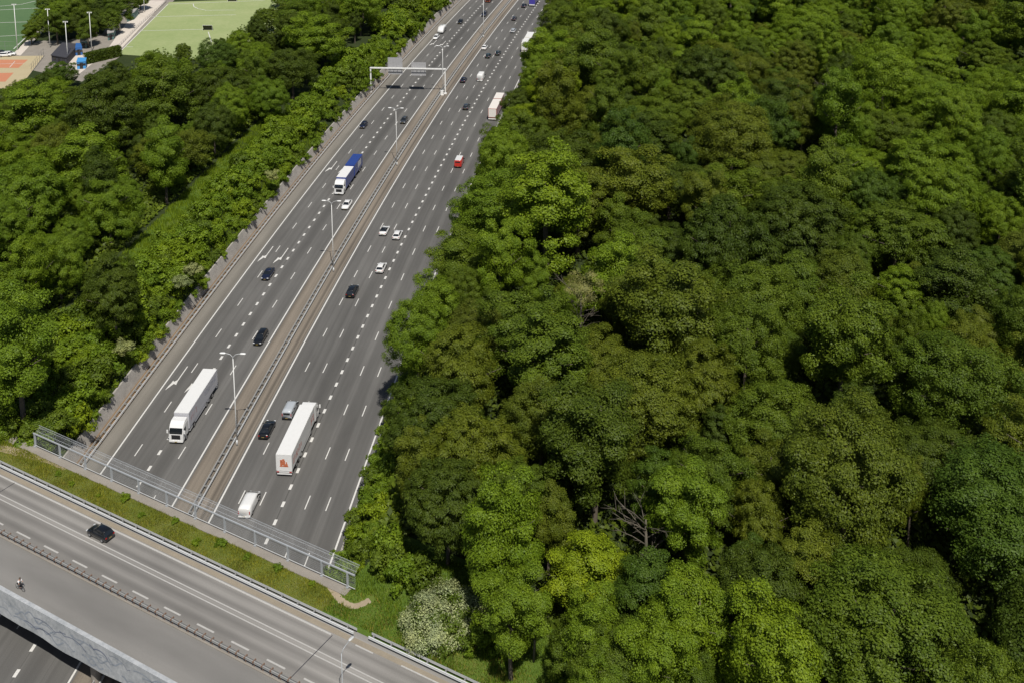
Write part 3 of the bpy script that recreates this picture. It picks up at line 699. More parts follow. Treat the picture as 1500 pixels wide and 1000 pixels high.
def cargo_box(t, name, x0, x1, z0, z1, top, side, rear=None, W=2.55):
    o = part(name, MB().box(((x0 + x1) / 2, 0, (z0 + z1) / 2), (x1 - x0, W, z1 - z0 - .06)), side, t, bevel=.03)
    m = MB(); m.box(((x0 + x1) / 2, 0, z1 - .02), (x1 - x0 - .04, W - .04, .08)); m_ = m.mesh('roof', bevel=.02); link('roof', m_, top, o)
    m = MB()
    for y in (-W / 2 + .05, W / 2 - .05): m.box((x0 - .012, y, (z0 + z1) / 2), (.05, .1, z1 - z0 - .1))
    for z in (z0 + .06, z1 - .08): m.box((x0 - .014, 0, z), (.05, W - .24, .1))
    link('rear_frame', m.mesh('rear_frame'), rear or side, o)
    m = MB(); m.box((x0 - .01, 0, (z0 + z1) / 2), (.03, W - .22, z1 - z0 - .24)); link('rear_door', m.mesh('rear_door'), top, o)
    return o
def strokes(seed, x0, x1, z0, z1, y, n, tall):
    r = random.Random(seed); mb = MB()
    for i in range(n):
        x = x0 + (x1 - x0) * (i + .5) / n; h = (z1 - z0) * r.uniform(.55, 1)
        w_ = (x1 - x0) / n * r.uniform(.3, .62)
        mb.box((x, y, (z0 + z1) / 2), (w_ * .45, .012, h * .9)); 
        if r.random() < .7: mb.box((x + w_ * .2, y, z0 + (z1 - z0) * r.choice((.2, .5, .8))), (w_, .012, h * .2))
    return mb
def semi(loc, head, name, label, cabc, top, side, decor, L=16.2, refl=True, rearmark=None):
    """articulated lorry, nose at +L/2"""
    t = thing(name, label, 'lorry', loc, head)
    x1 = L / 2
    truck_cab(t, x1, cabc)
    part('chassis', MB().box((x1 - 3.3, 0, .85), (5.6, .9, .3)), 'black_plastic', t)
    part('fuel_tank', MB().box((x1 - 3.6, 1.0, .75), (1.2, .45, .55)), 'steel', t, bevel=.05)
    xt1 = x1 - 2.65
    tr = cargo_box(t, 'trailer', -x1, xt1, 1.15, 4.0, top, side)
    for y in (-1.2, 1.2): link('side_skirt', MB().box((-.6, y, .86), (7.5, .05, .55)).mesh('side_skirt'), side, tr)
    link('underrun_bar', MB().box((-x1 + .1, 0, .55), (.12, 2.35, .16)).mesh('underrun_bar'), 'white', tr)
    link('rear_bumper', MB().box((-x1 + .12, 0, .95), (.2, 2.5, .3)).mesh('rear_bumper'), 'tarp_white', tr)
    for sd in (-1, 1): small(tr, 'tail_light', 3, (-x1 - .02, sd * 1.02, .95), (.06, .4, .14), 'lamp_red')
    wheels_truck(t, (x1 - 1.35, x1 - 4.9, -x1 + 2.6, -x1 + 3.95, -x1 + 5.3))
    decor(tr, -x1, xt1)
    return t
def at(t, d, z=0.0, back=False):
    p, th = path(t, d, z); a = math.pi / 2 - th
    return p + Vector((0, 0, 0.013)), a + (math.pi if back else 0)

def decor_left(tr, a, b):
    for sd in (-1, 1):
        q = link('lettering', strokes(3, a + .8, a + 6.2, 2.3, 3.5, sd * 1.285, 11, 1).mesh('lettering'), 'marks_grey', tr); q['label'] = 'illegible grey lettering'
        link('lettering', strokes(8, b - 3.6, b - .6, 1.8, 3.4, sd * 1.285, 4, 1).mesh('lettering'), 'marks_pink', tr)
def decor_right(tr, a, b):
    for sd in (-1, 1):
        q = link('lettering', strokes(5, a + .5, a + 5.5, 1.7, 3.2, sd * 1.285, 9, 1).mesh('lettering'), 'marks_red', tr); q['label'] = 'illegible red lettering'
        link('lettering', strokes(6, b - 2.6, b - .6, 1.6, 3.3, sd * 1.285, 3, 1).mesh('lettering'), 'marks_red', tr)
    m = MB(); x = a - .03   # red emblem on the rear doors
    for y0, y1, z0, z1 in ((.25, .62, 2.0, 3.05), (.05, .3, 2.15, 2.6), (-.2, .1, 1.95, 2.95), (-.62, -.15, 1.95, 2.35), (-.5, -.3, 2.35, 2.7), (-.7, .7, 1.85, 2.0), (.1, .55, 2.6, 2.85), (-.1, .25, 2.9, 3.2)):
        m.box((x, (y0 + y1) / 2, (z0 + z1) / 2), (.02, y1 - y0, z1 - z0))
    q = link('emblem', m.mesh('emblem'), 'marks_orange', tr); q['label'] = 'red emblem on the rear doors'

p, a = at(163.0 + 8.0, -71.85, back=True)
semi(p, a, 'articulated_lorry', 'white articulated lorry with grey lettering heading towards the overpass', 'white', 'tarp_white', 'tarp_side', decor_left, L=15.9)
p, a = at(156.3 + 8.0, -51.55)
semi(p, a, 'articulated_lorry', 'white articulated lorry with a red emblem on its rear doors', 'white', 'tarp_white', 'tarp_white', decor_right, L=16.0)
# blue road train
p, a = at(263.2 + 9.3, -71.8, back=True)
t = thing('road_train', 'blue lorry with white cab and roof pulling a blue trailer', 'lorry', p, a); x1 = 9.3
truck_cab(t, x1, 'white')
part('chassis', MB().box((1.5, 0, .8), (14.5, .9, .28)), 'black_plastic', t)
cargo_box(t, 'cargo_box', x1 - 9.9, x1 - 2.4, 1.05, 3.95, 'tarp_white', 'blue')
c2 = cargo_box(t, 'trailer', -9.3, x1 - 10.5, 1.05, 4.0, 'blue', 'blue')
for sd in (-1, 1): link('side_sign', MB().box((-6.2, sd * 1.285, 2.7), (3.0, .02, 1.5)).mesh('side_sign'), 'tarp_side', c2)
part('underrun_bar', MB().box((-9.2, 0, .55), (.12, 2.35, .16)), 'steel_dull', t)
wheels_truck(t, (x1 - 1.35, x1 - 5.6, x1 - 7.0, -2.6, -6.4, -7.7))
# red-framed lorry with trailer by the trees, and the far ones
def rigid_train(loc, head, name, label, cabc, boxes, top, side, rear, L):
    t = thing(name, label, 'lorry', loc, head); x1 = L / 2
    truck_cab(t, x1, cabc, 3.4)
    for i, (a, b) in enumerate(boxes): cargo_box(t, 'cargo_box' if i == 0 else 'trailer', a, b, 1.05, 3.9, top, side, rear)
    part('chassis', MB().box((-.5, 0, .8), (L - 2.5, .9, .28)), 'black_plastic', t)
    part('underrun_bar', MB().box((-x1 + .05, 0, .6), (.2, 2.5, .3)), 'tarp_cream', t)
    wheels_truck(t, (x1 - 1.35, x1 - 5.8, -x1 + 2.0, -x1 + 5.4)); return t
p, a = at(322.8 + 9.0, -41.6)
rigid_train(p, a, 'road_train', 'white-roofed lorry and trailer with reddish frames at the tree edge', 'white', [(.9, 6.6), (-9.0, .2)], 'tarp_cream', 'marks_pink', 'marks_red', 18.0)
p, a = at(397 + 9.0, -42.6)
rigid_train(p, a, 'road_train', 'cream white lorry and trailer half hidden by trees', 'cream', [(-1.0, 6.6), (-9.0, -1.7)], 'tarp_white', 'cream', 'cream', 18.0)
p, a = at(468 + 5, -51.5)
t = thing('box_lorry', 'violet blue box lorry with white rear bumper near the top', 'lorry', p, a)
truck_cab(t, 5, 'blue', 3.3); cargo_box(t, 'cargo_box', -5, 2.5, 1.05, 3.8, 'violet', 'violet'); part('rear_bumper', MB().box((-5, 0, .8), (.25, 2.5, .45)), 'white', t); wheels_truck(t, (3.7, -3))
p, a = at(471.5 + 5.5, -72.0, back=True)
t = thing('box_lorry', 'dark red lorry coming down the left carriageway at the very top', 'lorry', p, a)
truck_cab(t, 5.5, 'darkred', 3.3); cargo_box(t, 'cargo_box', -5.5, 3.0, 1.05, 3.8, 'darkred', 'darkred'); wheels_truck(t, (4.2, -3))
# cars: (kind, colour, t of the end nearest the overpass, d, coming towards us?, label)
CARS = [
    ('estate', 'black', 193.0, -68.3, 1, 'black car beside the inner edge line of the left carriageway'),
    ('saloon', 'navy', 218.0, -75.3, 1, 'dark navy car just below the pair of bent road arrows'),
    ('saloon', 'white', 254.6, -67.9, 1, 'white car just in front of the blue and white lorry'),
    ('hatchback', 'navy', 310.8, -79.0, 1, 'dark blue car alone in the outer left lane before the gantry'),
    ('hatchback', 'darkgrey', 316.4, -68.0, 1, 'dark grey car beside the third street lamp'),
    ('hatchback', 'black', 433.5, -75.6, 1, 'small black car in the middle lanes beyond the caravan'),
    ('suv', 'navy', 447.0, -68.5, 1, 'dark blue car near the inner edge line at the top'),
    ('saloon', 'black', 165.2, -57.9, 0, 'black car next to the median, beside the lorry with red emblem'),
    ('suv', 'black', 212.3, -55.2, 0, 'black car alone in the second lane of the right carriageway'),
    ('hatchback', 'white', 223.4, -51.6, 0, 'white car ahead of the lone black car'),
    ('convertible', 'white', 241.5, -55.2, 0, 'white car with black soft roof beside another white car'),
    ('hatchback', 'white', 239.7, -51.6, 0, 'plain white car beside the one with a black roof'),
    ('estate', 'darkgrey', 331.0, -51.6, 0, 'dark grey car left of the red framed lorry'),
    ('saloon', 'navy', 358.0, -57.9, 0, 'dark navy car by the inner line, left of the white van'),
    ('saloon', 'white', 398.0, -58.3, 0, 'white car on the inner edge line of the right carriageway'),
    ('hatchback', 'teal', 387.6, -54.9, 0, 'dark teal car, the left one of a pair'),
    ('hatchback', 'teal', 391.7, -52.0, 0, 'dark teal car, the right one of a pair'),
    ('estate', 'silver', 423.4, -51.8, 0, 'silver car by the block line near the top'),
    ('hatchback', 'navy', 442.4, -54.9, 0, 'dark navy car ahead of the silver car'),
    ('saloon', 'navy', 464.7, -54.8, 0, 'dark blue car beside the violet blue lorry'),
]
for kind, colr, t0, d, toward, lab in CARS:
    p, a = at(t0 + SPEC[kind][0] / 2, d, back=bool(toward))
    car(kind, colr, p, a, 'car', lab, roof='black' if kind == 'convertible' else None)
p, a = at(146.3 + 2.7, -54.7); van('white', p, a, 'van', 'white van driving away just beyond the overpass screen', 5.2, 1.98, 1.78, plain_rear=True)
p, a = at(170.9 + 2.2, -55.6); van('silver', p, a, 'people_carrier', 'silver people carrier beside the white lorry with red emblem', 4.4, 1.8, 1.72, 'car', glass_sides=True)
p, a = at(284.4 + 2.7, -45.0); t = van('red', p, a, 'van', 'red van with white roof near the trees', 5.2, 2.0, 2.2, rear='red')
small(t, 'roof', 7, (-.75, 0, 2.24), (3.5, 1.66, .08), 'white', .03); small(t, 'bonnet', 7, (2.05, 0, 1.06), (.9, 1.5, .06), 'white', .02)
p, a = at(360.2 + 3, -52.4); van('tarp_white', p, a, 'van', 'tall white panel van ahead of the dark grey car', 5.9, 2.05, 2.5, plain_rear=True)
p, a = at(408.9 + 2.3, -79.6, back=True); car('estate', 'white', p, a, 'car', 'white car towing a white caravan on the left carriageway')
p, a = at(417.6 + 3.2, -79.6, back=True)
t = thing('caravan', 'white touring caravan behind a white car', 'caravan', p, a)
mb = MB(); hw = 1.15
mb.loft([[(x, y, z) for y, z in ((hw, .55), (hw, z1 - .35), (hw * .85, z1), (-hw * .85, z1), (-hw, z1 - .35), (-hw, .55))] for x, z1 in ((-3.1, 2.3), (-2.8, 2.6), (-1, 2.68), (1.6, 2.6), (2.7, 1.9), (3.0, 1.3))]); part('body', mb, 'white', t, True)
for sd in (-1, 1):
    small(t, 'window', 9, (-.4, sd * 1.155, 1.75), (1.2, .02, .5), 'glass'); wheel(t, -.4, sd * 1.0, .32, .22)
part('drawbar', MB().box((3.4, 0, .5), (1.1, .12, .1)), 'steel_dull', t)
small(t, 'roof_vent', 9, (-.8, 0, 2.7), (.5, .5, .12), 'grey', .02)
# car on the overpass
pb = B(-117.6, 91.75, GZ + 0.013); car('hatchback', 'black', pb, math.atan2(SA, -CA), 'car', 'black car alone on the overpass road').scale = (.94, .96, 1.0)
# parked cars far away by the pitch
for px, py, colr, lab in ((2, 80, 'black', 'black car parked beside the tennis courts'), (8, 83, 'white', 'white car parked next to the black one by the tennis courts'), (14, 81.5, 'white', 'white car parked nearest the light mast')):
    car('hatchback', colr, G(px, py, GZ + .05), 0.2, 'parked_car', lab)

# ---- cyclist
cp = B(-118.6, 80.0, GZ + 0.013); ch = -BA
bk = thing('bicycle', 'dark bicycle ridden along the cycle path of the overpass', 'bicycle', cp, ch)
for x in (-.53, .53):
    mb = MB(); k = 20
    mb.tube([(x + .33 * math.cos(2 * math.pi * i / k), 0, .34 + .33 * math.sin(2 * math.pi * i / k)) for i in range(k + 1)], .025, 6); o = part('wheel', mb, 'rubber', bk, True)
    mb = MB(); 
    for i in range(8): mb.tube([(x, 0, .34), (x + .31 * math.cos(i * math.pi / 4), 0, .34 + .31 * math.sin(i * math.pi / 4))], .004, 4)
    link('spoke', mb.mesh('spoke'), 'steel', o)
mb = MB()
for q in ([(-.53, 0, .34), (-.05, 0, .3), (-.17, 0, .82), (-.53, 0, .34)], [(-.05, 0, .3), (.38, 0, .75)], [(-.15, 0, .78), (.38, 0, .78)], [(.34, 0, .95), (.53, 0, .34)]): mb.tube(q, .02, 6)
part('frame', mb, 'black_plastic', bk); part('saddle', MB().box((-.2, 0, .9), (.26, .16, .07)), 'black_plastic', bk, bevel=.02)
mb = MB(); mb.tube([(.22, -.3, 1.02), (.34, -.18, 1.06), (.36, 0, 1.0), (.34, .18, 1.06), (.22, .3, 1.02)], .016, 6); part('handlebar', mb, 'black_plastic', bk)
def skin_mesh(name, pts, edges, radii, sub=1):
    me = bpy.data.meshes.new(name); me.from_pydata(pts, edges, []); me.update()
    o = bpy.data.objects.new(name, me); COL.objects.link(o)
    m = o.modifiers.new('skin', 'SKIN'); m.use_smooth_shade = True
    s2 = o.modifiers.new('sub', 'SUBSURF'); s2.levels = sub; s2.render_levels = sub
    for i, r in enumerate(radii): me.skin_vertices[0].data[i].radius = r if isinstance(r, tuple) else (r, r)
    me.skin_vertices[0].data[0].use_root = True
    dg = bpy.context.evaluated_depsgraph_get(); dg.update()
    ev = o.evaluated_get(dg); m2 = bpy.data.meshes.new_from_object(ev)
    bpy.data.objects.remove(o); return m2
pr = thing('person', 'cyclist in a white shirt and dark trousers riding on the overpass', 'person', cp, ch)
pts = [(-.2, 0, .98), (-.16, 0, 1.12), (-.08, 0, 1.3), (.0, 0, 1.46), (.04, 0, 1.54), (.07, 0, 1.64), (.09, 0, 1.74),
       (.0, .19, 1.43), (.14, .25, 1.2), (.25, .29, 1.06), (.0, -.19, 1.43), (.14, -.25, 1.2), (.25, -.29, 1.06),
       (-.17, .1, .95), (.22, .12, .78), (.02, .11, .36), (.16, .11, .28), (-.17, -.1, .95), (.26, -.12, .92), (.06, -.11, .52), (.2, -.11, .46)]
ed = [(0, 1), (1, 2), (2, 3), (3, 4), (4, 5), (5, 6), (3, 7), (7, 8), (8, 9), (3, 10), (10, 11), (11, 12), (0, 13), (13, 14), (14, 15), (15, 16), (0, 17), (17, 18), (18, 19), (19, 20)]
rad = [(.14, .16), (.13, .15), (.14, .17), (.1, .14), .06, .09, .085, .06, .045, .035, .06, .045, .035, .09, .075, .05, .04, .09, .075, .05, .04]
me = skin_mesh('body', pts, ed, rad); me.materials.clear(); me.materials.append(M['skin']); link('body', me, None, pr)
me = skin_mesh('shirt', [pts[i] for i in (0, 1, 2, 3, 7, 8, 10, 11)], [(0, 1), (1, 2), (2, 3), (3, 4), (4, 5), (3, 6), (6, 7)], [(.15, .18), (.15, .175), (.16, .2), (.12, .17), .085, .065, .085, .065]); me.materials.clear(); me.materials.append(M['shirt']); link('shirt', me, None, pr)
me = skin_mesh('trousers', [pts[i] for i in (0, 13, 14, 15, 17, 18, 19)], [(0, 1), (1, 2), (2, 3), (0, 4), (4, 5), (5, 6)], [(.16, .17), .11, .09, .065, .11, .09, .065]); me.materials.clear(); me.materials.append(M['trousers']); link('trousers', me, None, pr)
mb = MB(); mb.loft([[(.07 + r * math.cos(a_), r * math.sin(a_), z) for a_ in (2 * math.pi * i / 12 for i in range(12))] for r, z in ((.115, 1.68), (.12, 1.74), (.1, 1.81), (.05, 1.85))]); part('hair', mb, 'hair', pr, True)

# ================================================================== SPORTS GROUND
def sheet_px(name, pxs, z, mat): return structure(name, flat_poly(name, [G(a, b, GZ) for a, b in pxs], z), mat)
def line_px(mb, pxs, wd, z):
    pts = [G(a, b, z) for a, b in pxs]
    for p0, p1 in zip(pts, pts[1:]):
        t = (p1 - p0); n_ = Vector((-t.y, t.x, 0)).normalized() * wd / 2
        mb.add([p0 + n_, p0 - n_, p1 - n_, p1 + n_], [(0, 1, 2, 3)])
sheet_px('dark_pitch', [(-160, 84), (20, 80), (62, 20), (76, -12), (-160, -16)], GZ + .02, 'turf_dark')
sheet_px('paved_ground', [(-10, 90), (120, 120), (178, 82), (256, 0), (262, -10), (190, -10), (150, 50), (96, 60), (56, 60), (20, 76)], GZ + .012, 'concrete')
sheet_px('light_pitch', [(172, 80), (248, 3.5), (440, -3), (455, 20), (330, 90)], GZ + .03, 'turf')
sheet_px('pale_path', [(150, 82), (205, 8), (214, 1), (243, 1), (172, 78), (160, 88)], GZ + .045, 'paving')
sheet_px('pale_path', [(18, 80), (56, 44), (84, 18), (92, 18), (60, 50), (30, 82)], GZ + .05, 'paving')
sheet_px('tennis_court', [(-60, 84), (64, 82), (40, 114), (10, 130), (-90, 130)], GZ + .03, 'court')
sheet_px('clay_court', [(-40, 88), (41, 88), (27, 100), (-50, 100)], GZ + .04, 'clay')
sheet_px('clay_court', [(-60, 109), (20, 107), (8, 120), (-70, 122)], GZ + .04, 'clay')
sheet_px('sand_yard', [(112, 112), (150, 82), (112, 76), (96, 98)], GZ + .03, 'paving')
ml = MB()
for q in ([(0, 53.5), (36, 51.5)], [(0, 33.5), (40, 32.5)], [(0, 15), (58, 12)], [(0, 9.5), (30, 7), (60, 0)], [(20, 72), (38, 55)]): line_px(ml, q, .35, GZ + .045)
structure('dark_pitch_line_marking', ml.mesh('dark_pitch_line_marking'), 'paint')
ml = MB()
for q in ([(178, 74), (246, 6.5), (388, 1)], [(219, 25), (345, 22)], [(205, 45.5), (308, 43)], [(283, 6), (284, 10), (290, 13), (302, 15.5), (345, 15)], [(182, 69), (195, 69)], [(305, 47), (310, 62)]): line_px(ml, q, .3, GZ + .05)
structure('light_pitch_line_marking', ml.mesh('light_pitch_line_marking'), 'paint')
ml = MB()
for q in ([(0, 94), (35, 93)], [(22, 90), (14, 99)]): line_px(ml, q, .2, GZ + .055)
structure('court_line_marking', ml.mesh('court_line_marking'), 'paint')
POLES = [(25.6, 74, 20, 15.6, 'beside the dark green pitch'), (73.5, 70.2, 22, 70, 'in front of the row of park trees'), (99.7, 91, 41, 0, 'in front of the dark-roofed building'), (134.5, 75.6, 31, 0, 'at the end of the tall hedge'), (175.7, 43.9, -2, 0, 'beside the pale path and shed'), (211.7, 18.7, -22, 0, 'at the far end of the pale path')]
for i, (px, py, ty, _, tx) in enumerate(POLES):
    b = G(px, py, GZ); h = 16.5 if i == 0 else 14.0
    t = thing('light_mast', 'tall slim white floodlight mast ' + tx, 'light mast', b, 0, 'floodlight masts of the sports ground')
    mb = MB(); mb.tube([(0, 0, 0), (0, 0, h)], [.17, .09], 8); part('pole', mb, 'white_metal', t, True)
    mb = MB(); mb.box((0, 0, h), (1.6, .1, .1)); part('crossbar', mb, 'steel', t)
    for x in (-.6, .6): part('floodlight', MB().box((x, .12, h - .22), (.45, .3, .35)), 'white_metal', t, bevel=.03)
def shed(name, label, pxs, h, roofmat, wallmat, over=.35, cat='building'):
    base = [G(a, b, GZ) for a, b in pxs]; c = sum(base, Vector()) / len(base)
    t = thing(name, label, cat, c); loc = [p - c for p in base]
    mb = MB(); mb.prism(loc, 0, h); part('wall', mb, wallmat, t)
    mb = MB(); mb.prism([p * (1 + over / max(p.length, .1)) for p in loc], h, h + .25); part('roof', mb, roofmat, t, bevel=.03)
    e0, e1 = loc[0], loc[1]; nn = Vector(((e1 - e0).y, -(e1 - e0).x, 0)).normalized()
    mid = (e0 + e1) / 2
    if nn.dot(mid) < 0: nn = -nn
    ang = math.atan2((e1 - e0).y, (e1 - e0).x)
    part('door', MB().box(mid + nn * .02 + Vector((0, 0, 1.05)), (1.0, .06, 2.1), ang), 'black_plastic', t)
    for u in (.22, .78): part('window', MB().box(e0.lerp(e1, u) + nn * .02 + Vector((0, 0, 1.5)), (1.1, .06, .8), ang), 'glass', t)
    return t
shed('clubhouse', 'low clubhouse with dark flat roof beside the tennis courts', [(76, 92), (98, 96), (116, 76), (92, 74)], 2.5, 'roof_dark', 'roof_dark')
shed('container', 'small blue container next to the dark-roofed clubhouse', [(111, 82), (121, 81), (119, 75), (112, 75)], 2.6, 'blue_wall', 'blue_wall', .05, 'container')
shed('kiosk', 'bright blue kiosk with pale roof by the yard', [(113, 102), (126, 101), (127, 96), (115, 96)], 2.4, 'blue_lite', 'blue_lite', .2, 'kiosk')
shed('shed', 'grey-roofed green shed beside the far part of the pale path', [(186, 33), (197, 29), (203, 22), (191, 22)], 2.8, 'roof_pale', 'green_wall')
shed('shed', 'low grey shed at the near end of the pale path', [(158, 60), (167, 58), (170, 50), (158, 51)], 2.6, 'roof_pale', 'green_wall')
shed('shed', 'small grey hut beside the tall hedge', [(118, 72), (127, 71), (128, 65), (120, 65)], 2.6, 'roof_pale', 'green_wall')
# goals
for px, py, lab in ((340, 3.0, 'dark framed goal on the far edge of the light green pitch'), (304, 45.5, 'dark framed goal near the trees on the light green pitch')):
    t = thing('goal', lab, 'goal', G(px, py, GZ))
    mb = MB(); mb.tube([(-1.8, 0, 0), (-1.8, 0, 2.1), (1.8, 0, 2.1), (1.8, 0, 0)], .06, 6); part('frame', mb, 'white_metal', t)
    mb = MB(); mb.box((0, 1.0, .25), (3.6, .05, .5)); mb.box((-1.8, .5, .25), (.05, 1.0, .5)); mb.box((1.8, .5, .25), (.05, 1.0, .5)); mb.add([(-1.8, .03, 2.1), (1.8, .03, 2.1), (1.8, 1, .5), (-1.8, 1, .5)], [(0, 1, 2, 3)]); part('net', mb, 'black_plastic', t)
def rail_fence(name, label, pxs, h, gap, mat):
    pts = [G(a, b, GZ) for a, b in pxs]; t = thing(name, label, 'fence', pts[0]); o_ = pts[0]; mb = MB()
    for z in (h, h * .55, .2):
        mb.tube([p - o_ + Vector((0, 0, z)) for p in pts], .03, 5)
    part('rail', mb, mat, t)
    pm = MB(); pm.box((0, 0, h / 2), (.07, .07, h)); pme = pm.mesh('post')
    for p0, p1 in zip(pts, pts[1:]):
        n_ = max(1, int((p1 - p0).length / gap))
        for i in range(n_): link('post', pme, mat, t, loc=p0.lerp(p1, i / n_) - o_)
rail_fence('pitch_fence', 'low dark railing between the pale path and the light pitch', [(160, 84), (205, 38), (244, 3)], 1.1, 2.5, 'steel_dull')
rail_fence('court_fence', 'tall wire fence along the edge of the tennis courts', [(64, 84), (55, 96), (44, 110)], 3.0, 2.5, 'steel_dull')
rail_fence('ball_fence', 'tall thin wire fence between the dark pitch and parked cars', [(-10, 76), (8, 76), (22, 76)], 3.6, 2.8, 'steel_dull')
rail_fence('boundary_fence', 'dark board fence along the far edge of the light pitch', [(242, 1), (300, -0.6), (400, -4)], 1.6, 2.0, 'roof_dark')
# ================================================================== VEGETATION
def crown_mesh(name, seed, Rr, H, zc, ncl, nl, leaf, droop=0.0, loose=0.0, low=0.35, rc=(.17, .30), inner=.12, subs=4, tight=1.0):
    r = np.random.default_rng(seed)
    i = np.arange(ncl); z = 1 - (i + .5) / ncl * (1 + low) + r.normal(0, .05, ncl); z = np.clip(z, -low - .1, 1)
    ph = i * 2.39996 + r.normal(0, .4, ncl); q = np.sqrt(np.clip(1 - z * z, 0, 1))
    D = np.stack([q * np.cos(ph), q * np.sin(ph), z], 1)
    lob = 1 + .13 * np.sin(2 * ph + r.uniform(0, 6)) * q + .1 * np.sin(3 * ph + 4 * z + r.uniform(0, 6))
    rad = lob * (.86 + tight * r.uniform(-.22, .14, ncl) - loose * r.uniform(0, .25, ncl))
    C = D * np.array([Rr, Rr, H / 2]) * rad[:, None]
    if subs:
        j = r.integers(0, subs + 1, ncl); an = r.uniform(0, 6.28) + np.arange(subs + 1) * 6.28 / subs + r.normal(0, .3, subs + 1)
        off = r.uniform(.38, .58, subs + 1); off[subs] = .08; sc_ = 1.04 - off * r.uniform(.85, 1.05, subs + 1); sc_[subs] = .66
        hz = r.uniform(.62, .98, subs + 1); hz[subs] = 1.0
        C = D * np.array([Rr, Rr, H / 2]) * rad[:, None] * sc_[j][:, None]
        C[:, 0] += np.cos(an[j]) * off[j] * Rr; C[:, 1] += np.sin(an[j]) * off[j] * Rr
        C[:, 2] = D[:, 2] * rad * H / 2 * (.55 + .45 * hz[j]) - H / 2 * .45 * (1 - hz[j]) * 1.6
    rcs = Rr * r.uniform(rc[0], rc[1], ncl)
    wgt = rcs ** 2; cnt = np.maximum(8, (nl * (1 - inner) * wgt / wgt.sum()).astype(int))
    idx = np.repeat(np.arange(ncl), cnt); n = len(idx)
    d = r.normal(size=(n, 3)); d[:, 2] = d[:, 2] * .9 + .25; d += D[idx] * .55; d /= np.linalg.norm(d, axis=1)[:, None]
    shell = r.uniform(.5, 1.12, n) + np.where(r.uniform(0, 1, n) < .12, r.uniform(0, .28, n), 0)
    Pp = C[idx] + d * (rcs[idx] * shell)[:, None] * np.array([1.08, 1.08, .82])
    Nn = d * .7 + D[idx] * .5 + np.array([0, 0, .2]) + r.normal(0, .45, (n, 3))
    ni = int(nl * inner)
    dd = r.normal(size=(ni, 3)); dd /= np.linalg.norm(dd, axis=1)[:, None]; dd[:, 2] = np.abs(dd[:, 2]) * 1.0 - .25
    Pi = dd * np.array([Rr, Rr, H / 2]) * (r.uniform(.2, .8, ni))[:, None]
    Pp = np.concatenate([Pp, Pi]); Nn = np.concatenate([Nn, dd + r.normal(0, .5, (ni, 3))]); n = len(Pp)
    Nn /= np.linalg.norm(Nn, axis=1)[:, None]
    T = r.normal(size=(n, 3))
    if droop: 
        out = Pp / (np.linalg.norm(Pp, axis=1)[:, None] + 1e-6); T = T * (1 - droop) + (out * .7 + np.array([0, 0, -1.0])) * droop * 2.2
    T -= Nn * (T * Nn).sum(1)[:, None]; T /= np.linalg.norm(T, axis=1)[:, None] + 1e-9
    Bn = np.cross(Nn, T)
    l = (leaf * r.uniform(.6, 1.45, n))[:, None]; wd = l * (.62 if not droop else .34)
    V = np.empty((n, 4, 3)); Pp[:, 2] += zc
    V[:, 0] = Pp - T * l * .5; V[:, 1] = Pp + Bn * wd * .5 + Nn * l * .08; V[:, 2] = Pp + T * l * .5; V[:, 3] = Pp - Bn * wd * .5 + Nn * l * .08
    me = bpy.data.meshes.new(name); me.vertices.add(n * 4); me.vertices.foreach_set('co', V.reshape(-1).astype(np.float32))
    me.loops.add(n * 4); me.loops.foreach_set('vertex_index', np.arange(n * 4, dtype=np.int32))
    me.polygons.add(n); me.polygons.foreach_set('loop_start', np.arange(0, n * 4, 4, dtype=np.int32)); me.polygons.foreach_set('loop_total', np.full(n, 4, dtype=np.int32))
    me.update(calc_edges=True); me.validate(); me.materials.append(None); return me
def trunk_mesh(seed, Ht, Rr, zc, H, r0=.32, limbs=6):
    r = random.Random(seed); mb = MB(); bx, by = r.uniform(-.5, .5), r.uniform(-.5, .5); zt = zc + H * .2
    mb.tube([(0, 0, -.4), (0, 0, .4), (bx * .4, by * .4, zt * .45), (bx, by, zt)], [r0 * 1.5, r0 * 1.05, r0 * .8, r0 * .3], 8)
    for i in range(limbs):
        a = i * 2 * math.pi / limbs + r.uniform(-.4, .4); z0 = zt * r.uniform(.42, .75); L = Rr * r.uniform(.6, .85)
        mb.tube([(bx * z0 / zt, by * z0 / zt, z0), (math.cos(a) * L * .5, math.sin(a) * L * .5, z0 + L * .4), (math.cos(a) * L, math.sin(a) * L, z0 + L * .75)], [r0 * .42, r0 * .28, r0 * .1], 6)
    return mb.mesh('trunk', True)
# crown shapes: (radius, crown height, total height)
SHAPES = []
def shape(kind, seed, Rr, H, Ht, **k):
    zc = Ht - H / 2
    SHAPES.append((kind, Rr, H, Ht, crown_mesh('crown', seed, Rr, H, zc, **k), trunk_mesh(seed, Ht, Rr, zc, H)))
for s_ in range(6): shape('round', 100 + s_, 7.5, 14 + s_ * .5, 17 + s_ * .6, ncl=200 + 25 * s_, nl=76000, leaf=.225, rc=(.085, .17), low=.8, subs=0 if s_ % 3 else 3, tight=.6)
for s_ in range(5): shape('clumpy', 200 + s_, 5.5, 14 + s_ * .5, 17 + s_, ncl=75, nl=54000, leaf=.23, rc=(.14, .25), loose=.3, low=.9, subs=4 if s_ % 2 else 2)
for s_ in range(5): shape('feathery', 300 + s_, 7.5, 14.5, 17.5 + s_ * .7, ncl=300, nl=74000, leaf=.32, droop=.5, rc=(.065, .14), low=.8, subs=0 if s_ % 2 else 2, tight=.6)
for s_ in range(2): shape('narrow', 400 + s_, 4.2, 16, 19 + s_, ncl=110, nl=42000, leaf=.225, rc=(.14, .26), low=.7, subs=0)
BYKIND = {}
for i, s_ in enumerate(SHAPES): BYKIND.setdefault(s_[0], []).append(i)
